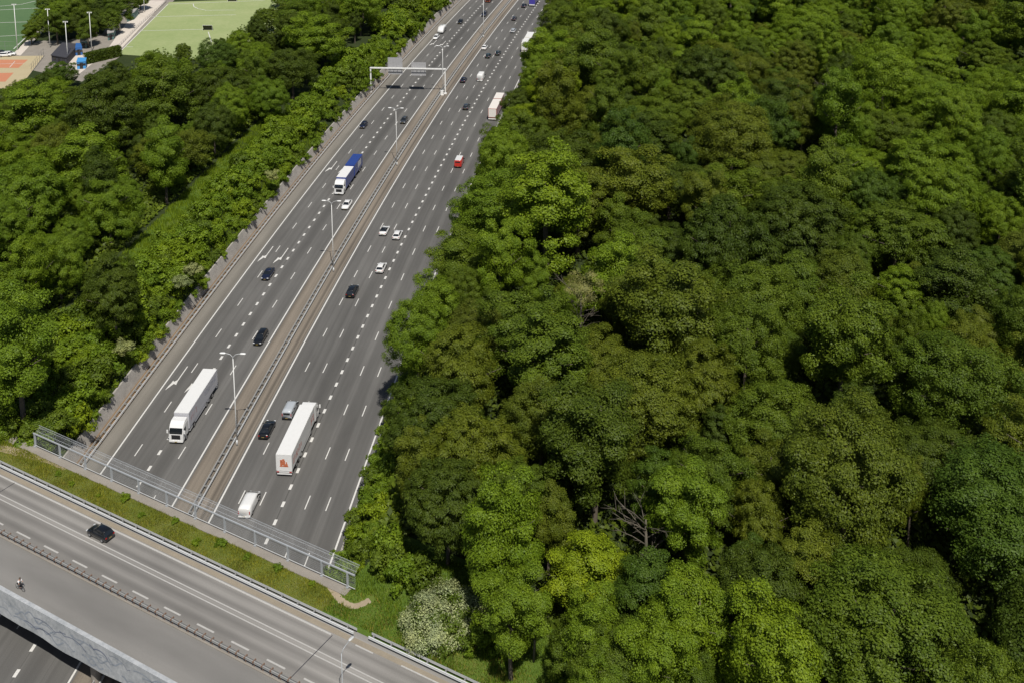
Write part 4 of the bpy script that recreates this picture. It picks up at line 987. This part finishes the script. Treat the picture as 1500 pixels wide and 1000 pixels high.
KNAME = dict(round='broadleaf_tree', clumpy='clump_crowned_tree', feathery='feathery_tree', narrow='slender_tree')
KWORD = dict(round='rounded', clumpy='clumpy', feathery='feathery', narrow='slender tall')
def tree(shape_i, tone, base, R_want, h_mul, rz, label, group, name=None, trunkmat='bark'):
    kind, Rr, H, Ht, cm, tm = SHAPES[shape_i]
    t = thing(name or KNAME[kind], label, 'tree', base, rz, group); s = R_want / Rr; t.scale = (s, s, s * h_mul)
    link('crown', cm, tone, t, True)
    link('trunk', tm, trunkmat, t)
    return t
placed = []     # (x, y, r)
def free(x, y, r, k=.8):
    return all((x - a) ** 2 + (y - b) ** 2 > (k * (r + c)) ** 2 for a, b, c in placed)
def crown_at(px, py, Rr, Ht, kind, tone, label, group=None, hm=1.0, name=None, seed=0):
    """a tree whose crown centre shows at a pixel"""
    i = BYKIND[kind][seed % len(BYKIND[kind])]; k, R0, H, H0, _, _ = SHAPES[i]; s = Rr / R0; hz = (H0 - H / 2) * s * hm
    c = G(px, py, GZ + hz); placed.append((c.x, c.y, Rr))
    return tree(i, tone, (c.x, c.y, GZ), Rr, hm, R.uniform(0, 6.28), label, group, name)
# -- trees one can point at
crown_at(852, 838, 5.4, 14, 'clumpy', 'lime green', 'bright yellow-green round tree near the white flowering bush', hm=.75)
crown_at(735, 770, 5.6, 20, 'clumpy', 'yellow-green', 'tall yellow-green tree rising behind the white flowering bush', hm=1.15, seed=1)
crown_at(1135, 965, 6.2, 16, 'clumpy', 'yellow-green', 'broad yellow-green tree at the bottom edge of the picture', hm=.9, seed=2)
crown_at(1020, 905, 5.0, 15, 'clumpy', 'yellow-green', 'yellow-green tree between the round one and the bottom edge one', hm=.95, seed=3)
crown_at(672, 535, 8.4, 16, 'feathery', 'olive green', 'large olive feathery tree overhanging the right carriageway edge', hm=.8)
crown_at(636, 612, 7.0, 17, 'feathery', 'dark green', 'large dark feathery tree standing closest to the lorry with red emblem', hm=.85, seed=1)
crown_at(690, 655, 7.2, 17, 'feathery', 'olive green', 'olive feathery tree below the largest overhanging tree', hm=.85, seed=2)
crown_at(655, 735, 6.2, 16, 'feathery', 'dark green', 'dark feathery tree left of the tall yellow-green tree', hm=.9, seed=3)
crown_at(935, 590, 8.8, 18, 'round', 'olive green', 'very broad round olive tree in the middle of the wood', hm=.85, seed=1)
crown_at(1240, 690, 9.5, 19, 'round', 'olive green', 'largest olive round tree in the lower part of the wood', hm=.9, seed=2)
crown_at(1400, 560, 9.0, 18, 'round', 'mid green', 'broad mid green tree at the edge of the dark gap', hm=.85, seed=3)
crown_at(1100, 450, 8.0, 18, 'round', 'mid green', 'broad domed mid green tree left of the dark gap', hm=.9, seed=4)
crown_at(905, 400, 6.8, 16, 'clumpy', 'fresh green', 'fresh green domed tree right of the pale dying tree', hm=.85, seed=1)
crown_at(795, 480, 3.2, 14, 'clumpy', 'lime green', 'small yellowish tree left of the pale dying tree', hm=1.1, seed=2)
crown_at(1010, 735, 5.2, 15, 'clumpy', 'fresh green', 'fresh green tree right of the bare dead tree', hm=1.0, seed=3)
crown_at(1025, 55, 7.0, 16, 'clumpy', 'fresh green', 'brightest green tree in the top part of the wood', hm=.9, seed=0)
crown_at(640, 445, 5.0, 14, 'clumpy', 'fresh green', 'bright green tree at the edge of the right carriageway', hm=.9, seed=2)
crown_at(748, 885, 4.4, 12, 'clumpy', 'fresh green', 'fresh green clumpy tree under the tall yellow-green one', hm=1.0, seed=3)
for q_, (px_, py_, r_, tn_) in enumerate([(846, 938, 4.2, 'mid green'), (870, 925, 4.4, 'fresh green'), (900, 975, 4.6, 'mid green'), (960, 950, 4.6, 'fresh green'), (885, 992, 4.0, 'fresh green'), (950, 860, 4.4, 'bluish green'), (1010, 985, 4.4, 'mid green')]):
    crown_at(px_, py_, r_, 10, 'clumpy' if q_ % 2 else 'round', tn_, f'low {tn_} tree among the trees bordering the meadow', f'low {tn_} trees at the meadow', seed=q_)
crown_at(25, 500, 7.5, 19, 'clumpy', 'fresh green', 'tall light green tree with visible trunk near the sandy path', hm=1.0, seed=1)
crown_at(165, 420, 6.5, 19, 'feathery', 'dark green', 'very dark feathery tree above the grassy gap', hm=1.0, seed=2)
crown_at(85, 108, 6.0, 13, 'feathery', 'bluish green', 'greyish green willow beside the tennis courts', hm=.7, seed=0, name='willow_tree')
# -- dead and blossoming ones
def dead_tree(px, py, Ht, label, mat='bark_dead', nb=12, tuft=None, spread=1.0, name='dead_tree', thick=1.0):
    c = G(px, py, GZ + Ht * .7); t = thing(name, label, 'tree', (c.x, c.y, GZ)); r = random.Random(int(px)); placed.append((c.x, c.y, 3.0))
    mb = MB(); mb.tube([(0, 0, 0), (.2, .1, Ht * .5), (.1, .3, Ht * .8)], [.34 * thick, .22 * thick, .1 * thick], 8); part('trunk', mb, mat, t, True)
    tips = []
    for i in range(nb):
        a = r.uniform(0, 6.28); z0 = Ht * r.uniform(.35, .75); L = Ht * r.uniform(.2, .34) * spread; up = r.uniform(.4, 1.0)
        p0 = Vector((.15, .15, z0)); p1 = p0 + Vector((math.cos(a) * L * .5, math.sin(a) * L * .5, L * up * .6)); p2 = p0 + Vector((math.cos(a) * L, math.sin(a) * L, L * up))
        mb = MB(); mb.tube([p0, p1, p2], [.09, .055, .02], 6)
        for k in range(7):
            u = r.uniform(.3, 1); b0 = p1.lerp(p2, u) if r.random() < .6 else p0.lerp(p1, u); a2 = a + r.uniform(-1.3, 1.3); l2 = L * r.uniform(.2, .45)
            q1 = b0 + Vector((math.cos(a2) * l2, math.sin(a2) * l2, l2 * r.uniform(.1, .9))); mb.tube([b0, q1], [.035, .012], 5); tips.append(q1)
        part('branch', mb, mat, t, True)
    if tuft:
        me = crown_mesh('foliage', int(px), Ht * .22, Ht * .36, Ht * .84, 24, 4500, .24, .3, .4); link('foliage', me, tuft, t, True)
    return t
dead_tree(945, 775, 12, 'bare dead tree with spreading grey branches in the wood', spread=1.1)
dead_tree(850, 440, 17, 'pale half-dead tree with thin yellowish foliage', tuft='pale_leaf', spread=.75)
dead_tree(1210, 125, 17, 'bare greyish tree in the upper part of the wood', spread=.7)
dead_tree(782, 900, 9, 'thin broken dead trunk near the white flowering bush', spread=.6, thick=.5, nb=3)
c = G(648, 938, GZ); c.y += 2.0
bt = thing('flowering_bush', 'big round white-flowering bush on the meadow', 'bush', c)
me = crown_mesh('foliage', 77, 5.1, 3.6, 1.4, 90, 24000, .19, low=.55, rc=(.14, .24), subs=0); link('foliage', me, 'blossom', bt, True)
me = crown_mesh('leaves', 78, 4.7, 3.3, 1.3, 70, 9000, .24, low=.55, rc=(.14, .24), subs=0); link('leaves', me, 'mid green', bt, True)
mb = MB()
for i in range(5): mb.tube([(0, 0, -.1), (math.cos(i * 1.26) * 1.0, math.sin(i * 1.26) * 1.0, 2.4)], [.12, .05], 6)
part('stem', mb, 'bark', bt); placed.append((c.x, c.y, 4.2))

# -- woods
def bound(tbl, y):
    for (y0, x0), (y1, x1) in zip(tbl, tbl[1:]):
        if y0 <= y <= y1: return x0 + (x1 - x0) * (y - y0) / (y1 - y0)
    return tbl[0][1] if y < tbl[0][0] else tbl[-1][1]
RIGHT_EDGE = [(-60, 830), (0, 795), (30, 782), (80, 765), (130, 745), (185, 722), (250, 690), (320, 655), (370, 628), (430, 602), (470, 575), (540, 556), (590, 546), (650, 542), (700, 552), (790, 570), (850, 590), (900, 690), (950, 745), (1000, 770), (1100, 800)]
LEFT_TOP = [(-100, 118), (0, 122), (45, 112), (92, 100), (106, 114), (128, 110), (136, 86), (190, 68), (240, 62), (290, 74), (330, 44), (390, 4), (420, -30), (700, -60)]
def ytop(x):
    for (x0, y0), (x1, y1) in zip(LEFT_TOP, LEFT_TOP[1:]):
        if x0 <= x <= x1: return y0 + (y1 - y0) * (x - x0) / (x1 - x0)
    return 118
def blob(px, py, cx, cy, rx, ry): return math.exp(-(((px - cx) / rx) ** 2 + ((py - cy) / ry) ** 2))
def pick(wts):
    tot = sum(v for _, v in wts); q = R.uniform(0, tot)
    for k, v in wts:
        q -= v
        if q <= 0: return k
    return wts[-1][0]
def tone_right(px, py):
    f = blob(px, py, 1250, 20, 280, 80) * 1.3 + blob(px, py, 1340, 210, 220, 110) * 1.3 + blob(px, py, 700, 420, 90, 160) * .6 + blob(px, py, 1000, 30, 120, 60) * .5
    dk = blob(px, py, 1150, 420, 250, 200) + blob(px, py, 1400, 780, 250, 260) * 2.2 + blob(px, py, 1000, 150, 250, 80) * .6  # dark tones picked more often here: vignette shade put into the leaf colour
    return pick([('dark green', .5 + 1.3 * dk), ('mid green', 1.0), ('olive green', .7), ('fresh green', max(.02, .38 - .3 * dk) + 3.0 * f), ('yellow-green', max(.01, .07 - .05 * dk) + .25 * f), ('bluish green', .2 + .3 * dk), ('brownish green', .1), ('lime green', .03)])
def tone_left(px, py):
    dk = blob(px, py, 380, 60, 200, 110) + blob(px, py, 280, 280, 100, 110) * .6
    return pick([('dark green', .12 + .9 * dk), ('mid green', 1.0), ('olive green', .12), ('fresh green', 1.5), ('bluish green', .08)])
YOUNG = [0]
def try_tree(x, y, Rr, side, k):
    if not free(x, y, Rr, k): return False
    t_, d_ = TD(x, y); s_, n_ = SN(x, y)
    kd = pick([('round', 1.0), ('clumpy', .6), ('feathery', .55), ('narrow', .12)])
    i = R.choice(BYKIND[kd]); kind, R0, H, H0, _, _ = SHAPES[i]; s = Rr / R0; hm = R.uniform(.70, 1.22) * (1.05 if Rr < 6.0 else .95 if Rr < 8 else .84)
    top = GZ + H0 * s * hm; cz = GZ + (H0 - H / 2) * s * hm
    px, py, dep = PX((x, y, cz)); rp = F_PX * Rr / dep; tx, ty, _ = PX((x, y, top))
    if px < -rp * 1.2 or px > 1500 + rp * 1.2 or ty > 1010 or py < -50 - rp * .3: return False
    if side == 'R':
        if d_ < -33.0 or n_ < 105.5 - max(0, s_ + 40) * .02: return False
        if px - rp * .8 < bound(RIGHT_EDGE, py): return False
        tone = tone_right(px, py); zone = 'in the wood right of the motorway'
    else:
        if d_ > (-102.5 - Rr * .6 if t_ < 215 else -100.0 - Rr * .5 if t_ < 290 else -97.5 - Rr * .3) or n_ < 105 + Rr * .4 : return False
        if ty < ytop(px) or py - rp * .6 < ytop(px) - 6: return False
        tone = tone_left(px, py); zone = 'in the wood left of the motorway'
    placed.append((x, y, Rr))
    word = KWORD[kd]
    if Rr < 3.3:
        YOUNG[0] += 1
        if YOUNG[0] > 290: placed.pop(); return False
        tree(i, tone, (x, y, GZ), Rr, hm * 1.25, R.uniform(0, 6.28), f'{tone} young tree filling a gap {zone}', f'{tone} young trees {zone}', 'young_tree'); return True
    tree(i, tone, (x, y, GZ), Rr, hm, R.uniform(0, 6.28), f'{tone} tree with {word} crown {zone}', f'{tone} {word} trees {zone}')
    return True
for rlo, rhi, n_try, k in ((7.2, 10.5, 700, .80), (5.2, 7.0, 2200, .74), (3.6, 5.0, 2600, .72), (2.4, 3.3, 1500, .74)):
    for _ in range(n_try):
        y = R.uniform(96, 545)
        if R.random() < .72:
            x = R.uniform(-45, min(.49 * y + 22, 270)); try_tree(x, y, R.uniform(rlo, rhi), 'R', k)
        else:
            x = R.uniform(-.52 * y - 12, -40); try_tree(x, y, R.uniform(rlo, rhi), 'L', k)
# park trees among the pitches
for i, (px, py, Rr, tn) in enumerate([(45, 45, 3.6, 'mid green'), (57, 36, 4.2, 'mid green'), (68, 24, 4.5, 'fresh green'), (82, 30, 5.0, 'mid green'), (100, 34, 4.6, 'mid green'), (112, 33, 4.8, 'dark green'), (128, 42, 4.4, 'mid green'), (140, 28, 5.5, 'dark green'), (92, 14, 5.2, 'fresh green'), (118, 12, 5.5, 'mid green'), (148, 10, 5.5, 'dark green'), (160, 30, 4.6, 'mid green'), (172, 12, 5.0, 'mid green'), (190, 4, 4.5, 'dark green'), (70, 5, 4.5, 'mid green'), (205, -6, 4, 'mid green'), (88, 40, 3.6, 'dark green')]):
    crown_at(px, py, Rr, 13, 'round' if i % 3 else 'clumpy', tn, f'{tn} park tree between the two sports pitches', f'{tn} park trees between the pitches', hm=.8, seed=i)
# shrubs
SHR = [crown_mesh('foliage', 500 + i, 1.9, 2.9, 1.25, 30, 3200, .27, low=.6, rc=(.2, .34)) for i in range(4)]
def stem_mesh():
    mb = MB()
    for i in range(4): mb.tube([(0, 0, -.3), (math.cos(i * 1.6) * .6, math.sin(i * 1.6) * .6, 1.3)], [.07, .03], 5)
    m_ = mb.mesh('stem'); m_.materials.append(M['bark']); return m_
STEM = stem_mesh()
def shrub(p, r_, tone, name, label, group, hm=1.0):
    t = thing(name, label, 'bush', p, R.uniform(0, 6.28), group); s = r_ / 1.9; t.scale = (s, s, s * hm)
    link('foliage', R.choice(SHR), tone, t, True); link('stem', STEM, None, t); return t
def bank_z(d): return GZ if d <= -93 else 2.5 + (-86.95 - d) / 6.05 * (GZ - 2.5)
t = 152.0
while t < 486:
    for d0, r0, pr_ in ((-87.9, 1.55, .9), (-90.2, 2.5, 1.0), (-93.0, 2.7, .9), (-95.8, 2.6, .8 if t < 235 else .5), (-98.6, 2.6, .85 if t < 186 else 0), (-101.5, 2.6, .8 if t < 180 else 0), (-87.0, 1.3, .9)):
        if t < 164.5 and d0 > -89: continue
        if R.random() < pr_ * (1 if t < 380 or d0 > -96 and d0 != -87.1 else 0):
            d = d0 + R.uniform(-.9, .6); tn = pick([('fresh green', 1.6), ('mid green', .4), ('yellow-green', .6), ('lime green', .1)])
            shrub(P(t + R.uniform(-1, 1) * (1 if d0 < -87.5 else 2.6), d, bank_z(d) - (.2 if d0 < -87.5 else .55)), r0 * R.uniform(.65, 1.4) * (1.35 if 335 < t < 360 or t > 380 else 1), tn, 'bank_shrub', f'{tn} shrub on the bank above the left retaining wall', f'{tn} shrubs on the left bank', R.uniform(.8, 1.25))
    t += 3.4 if t < 290 else 5.0 if t < 380 else 7.0
shrub(P(160.5, -87.6, 2.7), 2.6, 'lime green', 'bank_shrub', 'bright yellow bush at the near end of the left retaining wall', None, 1.35)
for px, py in ((283, 402), (268, 420), (181, 516), (398, 262)): shrub(G(px, py, 7.5), 1.7, 'cream green', 'bank_shrub', 'cream flowering shrub among the green ones on the left bank', 'cream flowering shrubs on the left bank', 1.0)
for t_, d_ in ((344, -88.0), (347.5, -88.4), (341, -89.2), (346, -90.5)): shrub(P(t_, d_, 3.2), 3.1, 'fresh green', 'bank_shrub', 'tall fresh green shrub around the left end of the sign gantry', 'tall shrubs at the gantry end', 1.55)
for px, py, r_ in ((24, 632, 2.3), (46, 638, 2.2), (68, 636, 2.2), (2, 618, 3), (85, 625, 2.4), (60, 616, 2.8)):
    shrub(G(px, py, GZ), r_, 'mid green', 'path_shrub', 'mid green shrub beside the sandy path at the screen', 'shrubs beside the sandy path', .9)
t = 128.0
while t < 300:
    for d0 in (-36.2, -33.8):
        d = d0 + R.uniform(-.5, .5); z = 2.95 + (d + 37.3) / 6.8 * (GZ - 2.95)
        tn = pick([('fresh green', 1.0), ('lime green', .5 if t < 165 else .1), ('mid green', .5)])
        shrub(P(t, d, z - .3), R.uniform(1.1, 1.9), tn, 'roadside_shrub', f'{tn} shrub at the right edge of the motorway', f'{tn} shrubs at the right motorway edge', R.uniform(.9, 1.4))
    t += 2.6
for px, py, r_ in ((575, 822, 2.4), (592, 836, 2.4), (568, 795, 2.4), (700, 930, 1.8), (612, 842, 2.4), (742, 940, 1.8)):
    shrub(G(px, py + 18, GZ), r_, pick([('fresh green', 1), ('mid green', .6)]), 'meadow_shrub', 'leafy green shrub at the meadow edge beyond the screen', 'shrubs at the meadow edge', 1.2)
for k in range(11):
    s = -134 + k * 4.7 + R.uniform(-.8, .8)
    shrub(B(s, 97.7 + R.uniform(-1.0, 1.0), GZ), R.uniform(.35, .85), pick([('fresh green', 1), ('yellow-green', 1)]), 'verge_shrub', 'small green shrub on the overpass grass verge', 'small shrubs on the overpass verge', .8)
# tall hedge by the pitch
h0, h1 = G(126, 94, GZ), G(176, 82, GZ)
ht = thing('hedge', 'tall dark clipped hedge at the near end of the light pitch', 'hedge', h0)
n = 9000; u = NR.uniform(0, 1, n); hh = 3.4; ax = (h1 - h0); L = ax.length; ax = ax / L; nx = Vector((-ax.y, ax.x, 0))
mbv = np.empty((n, 4, 3))
face = NR.integers(0, 3, n); a_ = NR.uniform(-1.0, 1.0, n); zz = NR.uniform(0, hh, n)
a_ = np.where(face == 0, -1.0, np.where(face == 1, 1.0, a_)); zz = np.where(face == 2, hh, zz)
cc = u[:, None] * L * np.array(ax) + a_[:, None] * np.array(nx) + zz[:, None] * np.array([0, 0, 1]) + NR.normal(0, .12, (n, 3))
for k in range(4): mbv[:, k] = cc + NR.normal(0, .16, (n, 3))
me = bpy.data.meshes.new('foliage'); me.from_pydata(mbv.reshape(-1, 3).tolist(), [], [(4 * i, 4 * i + 1, 4 * i + 2, 4 * i + 3) for i in range(n)]); me.materials.append(None)
link('foliage', me, 'dark green', ht, True)
mb = MB(); mb.box((0, 0, 0), (L, 1.4, hh - .4), 0); mb.v = [tuple(Vector(ax) * (p[0] + L / 2) + nx * p[1] + Vector((0, 0, p[2] + hh / 2 - .2))) for p in mb.v]; part('core', mb, 'dark green', ht)
# undergrowth of the wood floor
def undergrowth(name, n, sampler, lo, hi, tone):
    P0 = np.array([sampler() for _ in range(n)]); P0[:, 2] += NR.uniform(lo, hi, n)
    N_ = NR.normal(0, .6, (n, 3)) + np.array([0, -.2, .9]); N_ /= np.linalg.norm(N_, axis=1)[:, None]
    T_ = NR.normal(size=(n, 3)); T_ -= N_ * (T_ * N_).sum(1)[:, None]; T_ /= np.linalg.norm(T_, axis=1)[:, None]; B_ = np.cross(N_, T_)
    l = NR.uniform(.25, .7, n)[:, None]; V = np.stack([P0 - T_ * l, P0 + B_ * l * .6, P0 + T_ * l, P0 - B_ * l * .6], 1)
    me = bpy.data.meshes.new(name); me.vertices.add(n * 4); me.vertices.foreach_set('co', V.reshape(-1).astype(np.float32))
    me.loops.add(n * 4); me.loops.foreach_set('vertex_index', np.arange(n * 4, dtype=np.int32))
    me.polygons.add(n); me.polygons.foreach_set('loop_start', np.arange(0, n * 4, 4, dtype=np.int32)); me.polygons.foreach_set('loop_total', np.full(n, 4, dtype=np.int32))
    me.update(calc_edges=True); o = link(name, me, tone); o['kind'] = 'stuff'; o['label'] = 'low leafy undergrowth between the trees'
def wood_pt():
    while True:
        y = NR.uniform(100, 500); x = NR.uniform(-.52 * y - 12, .49 * y + 22); t_, d_ = TD(x, y); s_, n_ = SN(x, y)
        if (d_ > -31 and n_ > 105 and (n_ > 112 or s_ > -60)) or (d_ < -106 and d_ > -165 and n_ > 108 and PX((x, y, GZ))[1] > ytop(PX((x, y, GZ))[0]) + 14): return (x, y, GZ)
undergrowth('undergrowth', 150000, wood_pt, 0, 1.5, 'dark green')
def gap_pt():
    if NR.uniform() < .6: return tuple(P(NR.uniform(150, 480), NR.uniform(-114, -105), GZ))
    t_ = NR.uniform(135, 330); d_ = NR.uniform(-36.8, -27); return tuple(P(t_, d_, min(GZ, 2.95 + (d_ + 37.3) / 6.8 * (GZ - 2.95))))
undergrowth('bank_undergrowth', 36000, gap_pt, 0, .9, 'mid green')
# grass
def grass(name, n, sampler, hgt, mat):
    pts = np.array([sampler() for _ in range(n)])
    pp = np.array([tuple(G(a, b, GZ)) for a, b in ((474, 846), (480, 854), (487, 862), (493, 871), (500, 879), (510, 884), (520, 887), (531, 884), (542, 878))])
    pts = pts[np.min(np.linalg.norm(pts[:, None, :2] - pp[None, :, :2], axis=2), axis=1) > .62]; n = len(pts); h = hgt * NR.uniform(.4, 1.3, n); a = NR.uniform(0, 6.28, n); w_ = NR.uniform(.03, .08, n) * (hgt / .5)
    h = h * (.45 + .8 * (np.sin(pts[:, 0] * .9 + np.sin(pts[:, 1] * .7) * 2) * .5 + .5)); lean = NR.normal(0, .22, (n, 2)) * h[:, None]
    V = np.zeros((n, 3, 3)); dx = np.stack([np.cos(a) * w_, np.sin(a) * w_, 0 * a], 1)
    V[:, 0] = pts - dx; V[:, 1] = pts + dx; V[:, 2] = pts; V[:, 2, 2] += h; V[:, 2, :2] += lean
    me = bpy.data.meshes.new(name); me.from_pydata(V.reshape(-1, 3).tolist(), [], [(3 * i, 3 * i + 1, 3 * i + 2) for i in range(n)])
    o = link(name, me, mat); o['kind'] = 'stuff'; o['label'] = 'tall grass'; return o
grass('verge_grass', 34000, lambda: tuple(B(NR.uniform(-150, -82.5), 95.6 + 3.6 * NR.beta(1.3, 1.0), GZ + .02)), .32, 'grass_verge')
grass('dry_verge_grass', 6000, lambda: tuple(B(NR.uniform(-165, -82.5), 95.4 + 2.2 * NR.beta(1, 1.6), GZ + .02)), .3, 'grass_dry')
grass('meadow_grass', 42000, lambda: tuple(B(NR.uniform(-82.5, -45), NR.uniform(95.9, 111), GZ + .02)), .42, 'grass_blade')
grass('dry_meadow_grass', 3000, lambda: tuple(B(NR.uniform(-82.5, -50), 96 + 5 * NR.beta(1, 1.4), GZ + .02)), .4, 'grass_dry')
def bank_pt():
    t_ = NR.uniform(150, 300); d = NR.uniform(-104, -87); return tuple(P(t_, d, bank_z(d)))
grass('bank_grass', 60000, bank_pt, .8, 'fresh green')
structure('bank_ground', mway_sheet('bank_ground', [-103.5, -93.4], 150, 270, GZ + .02), 'meadow')
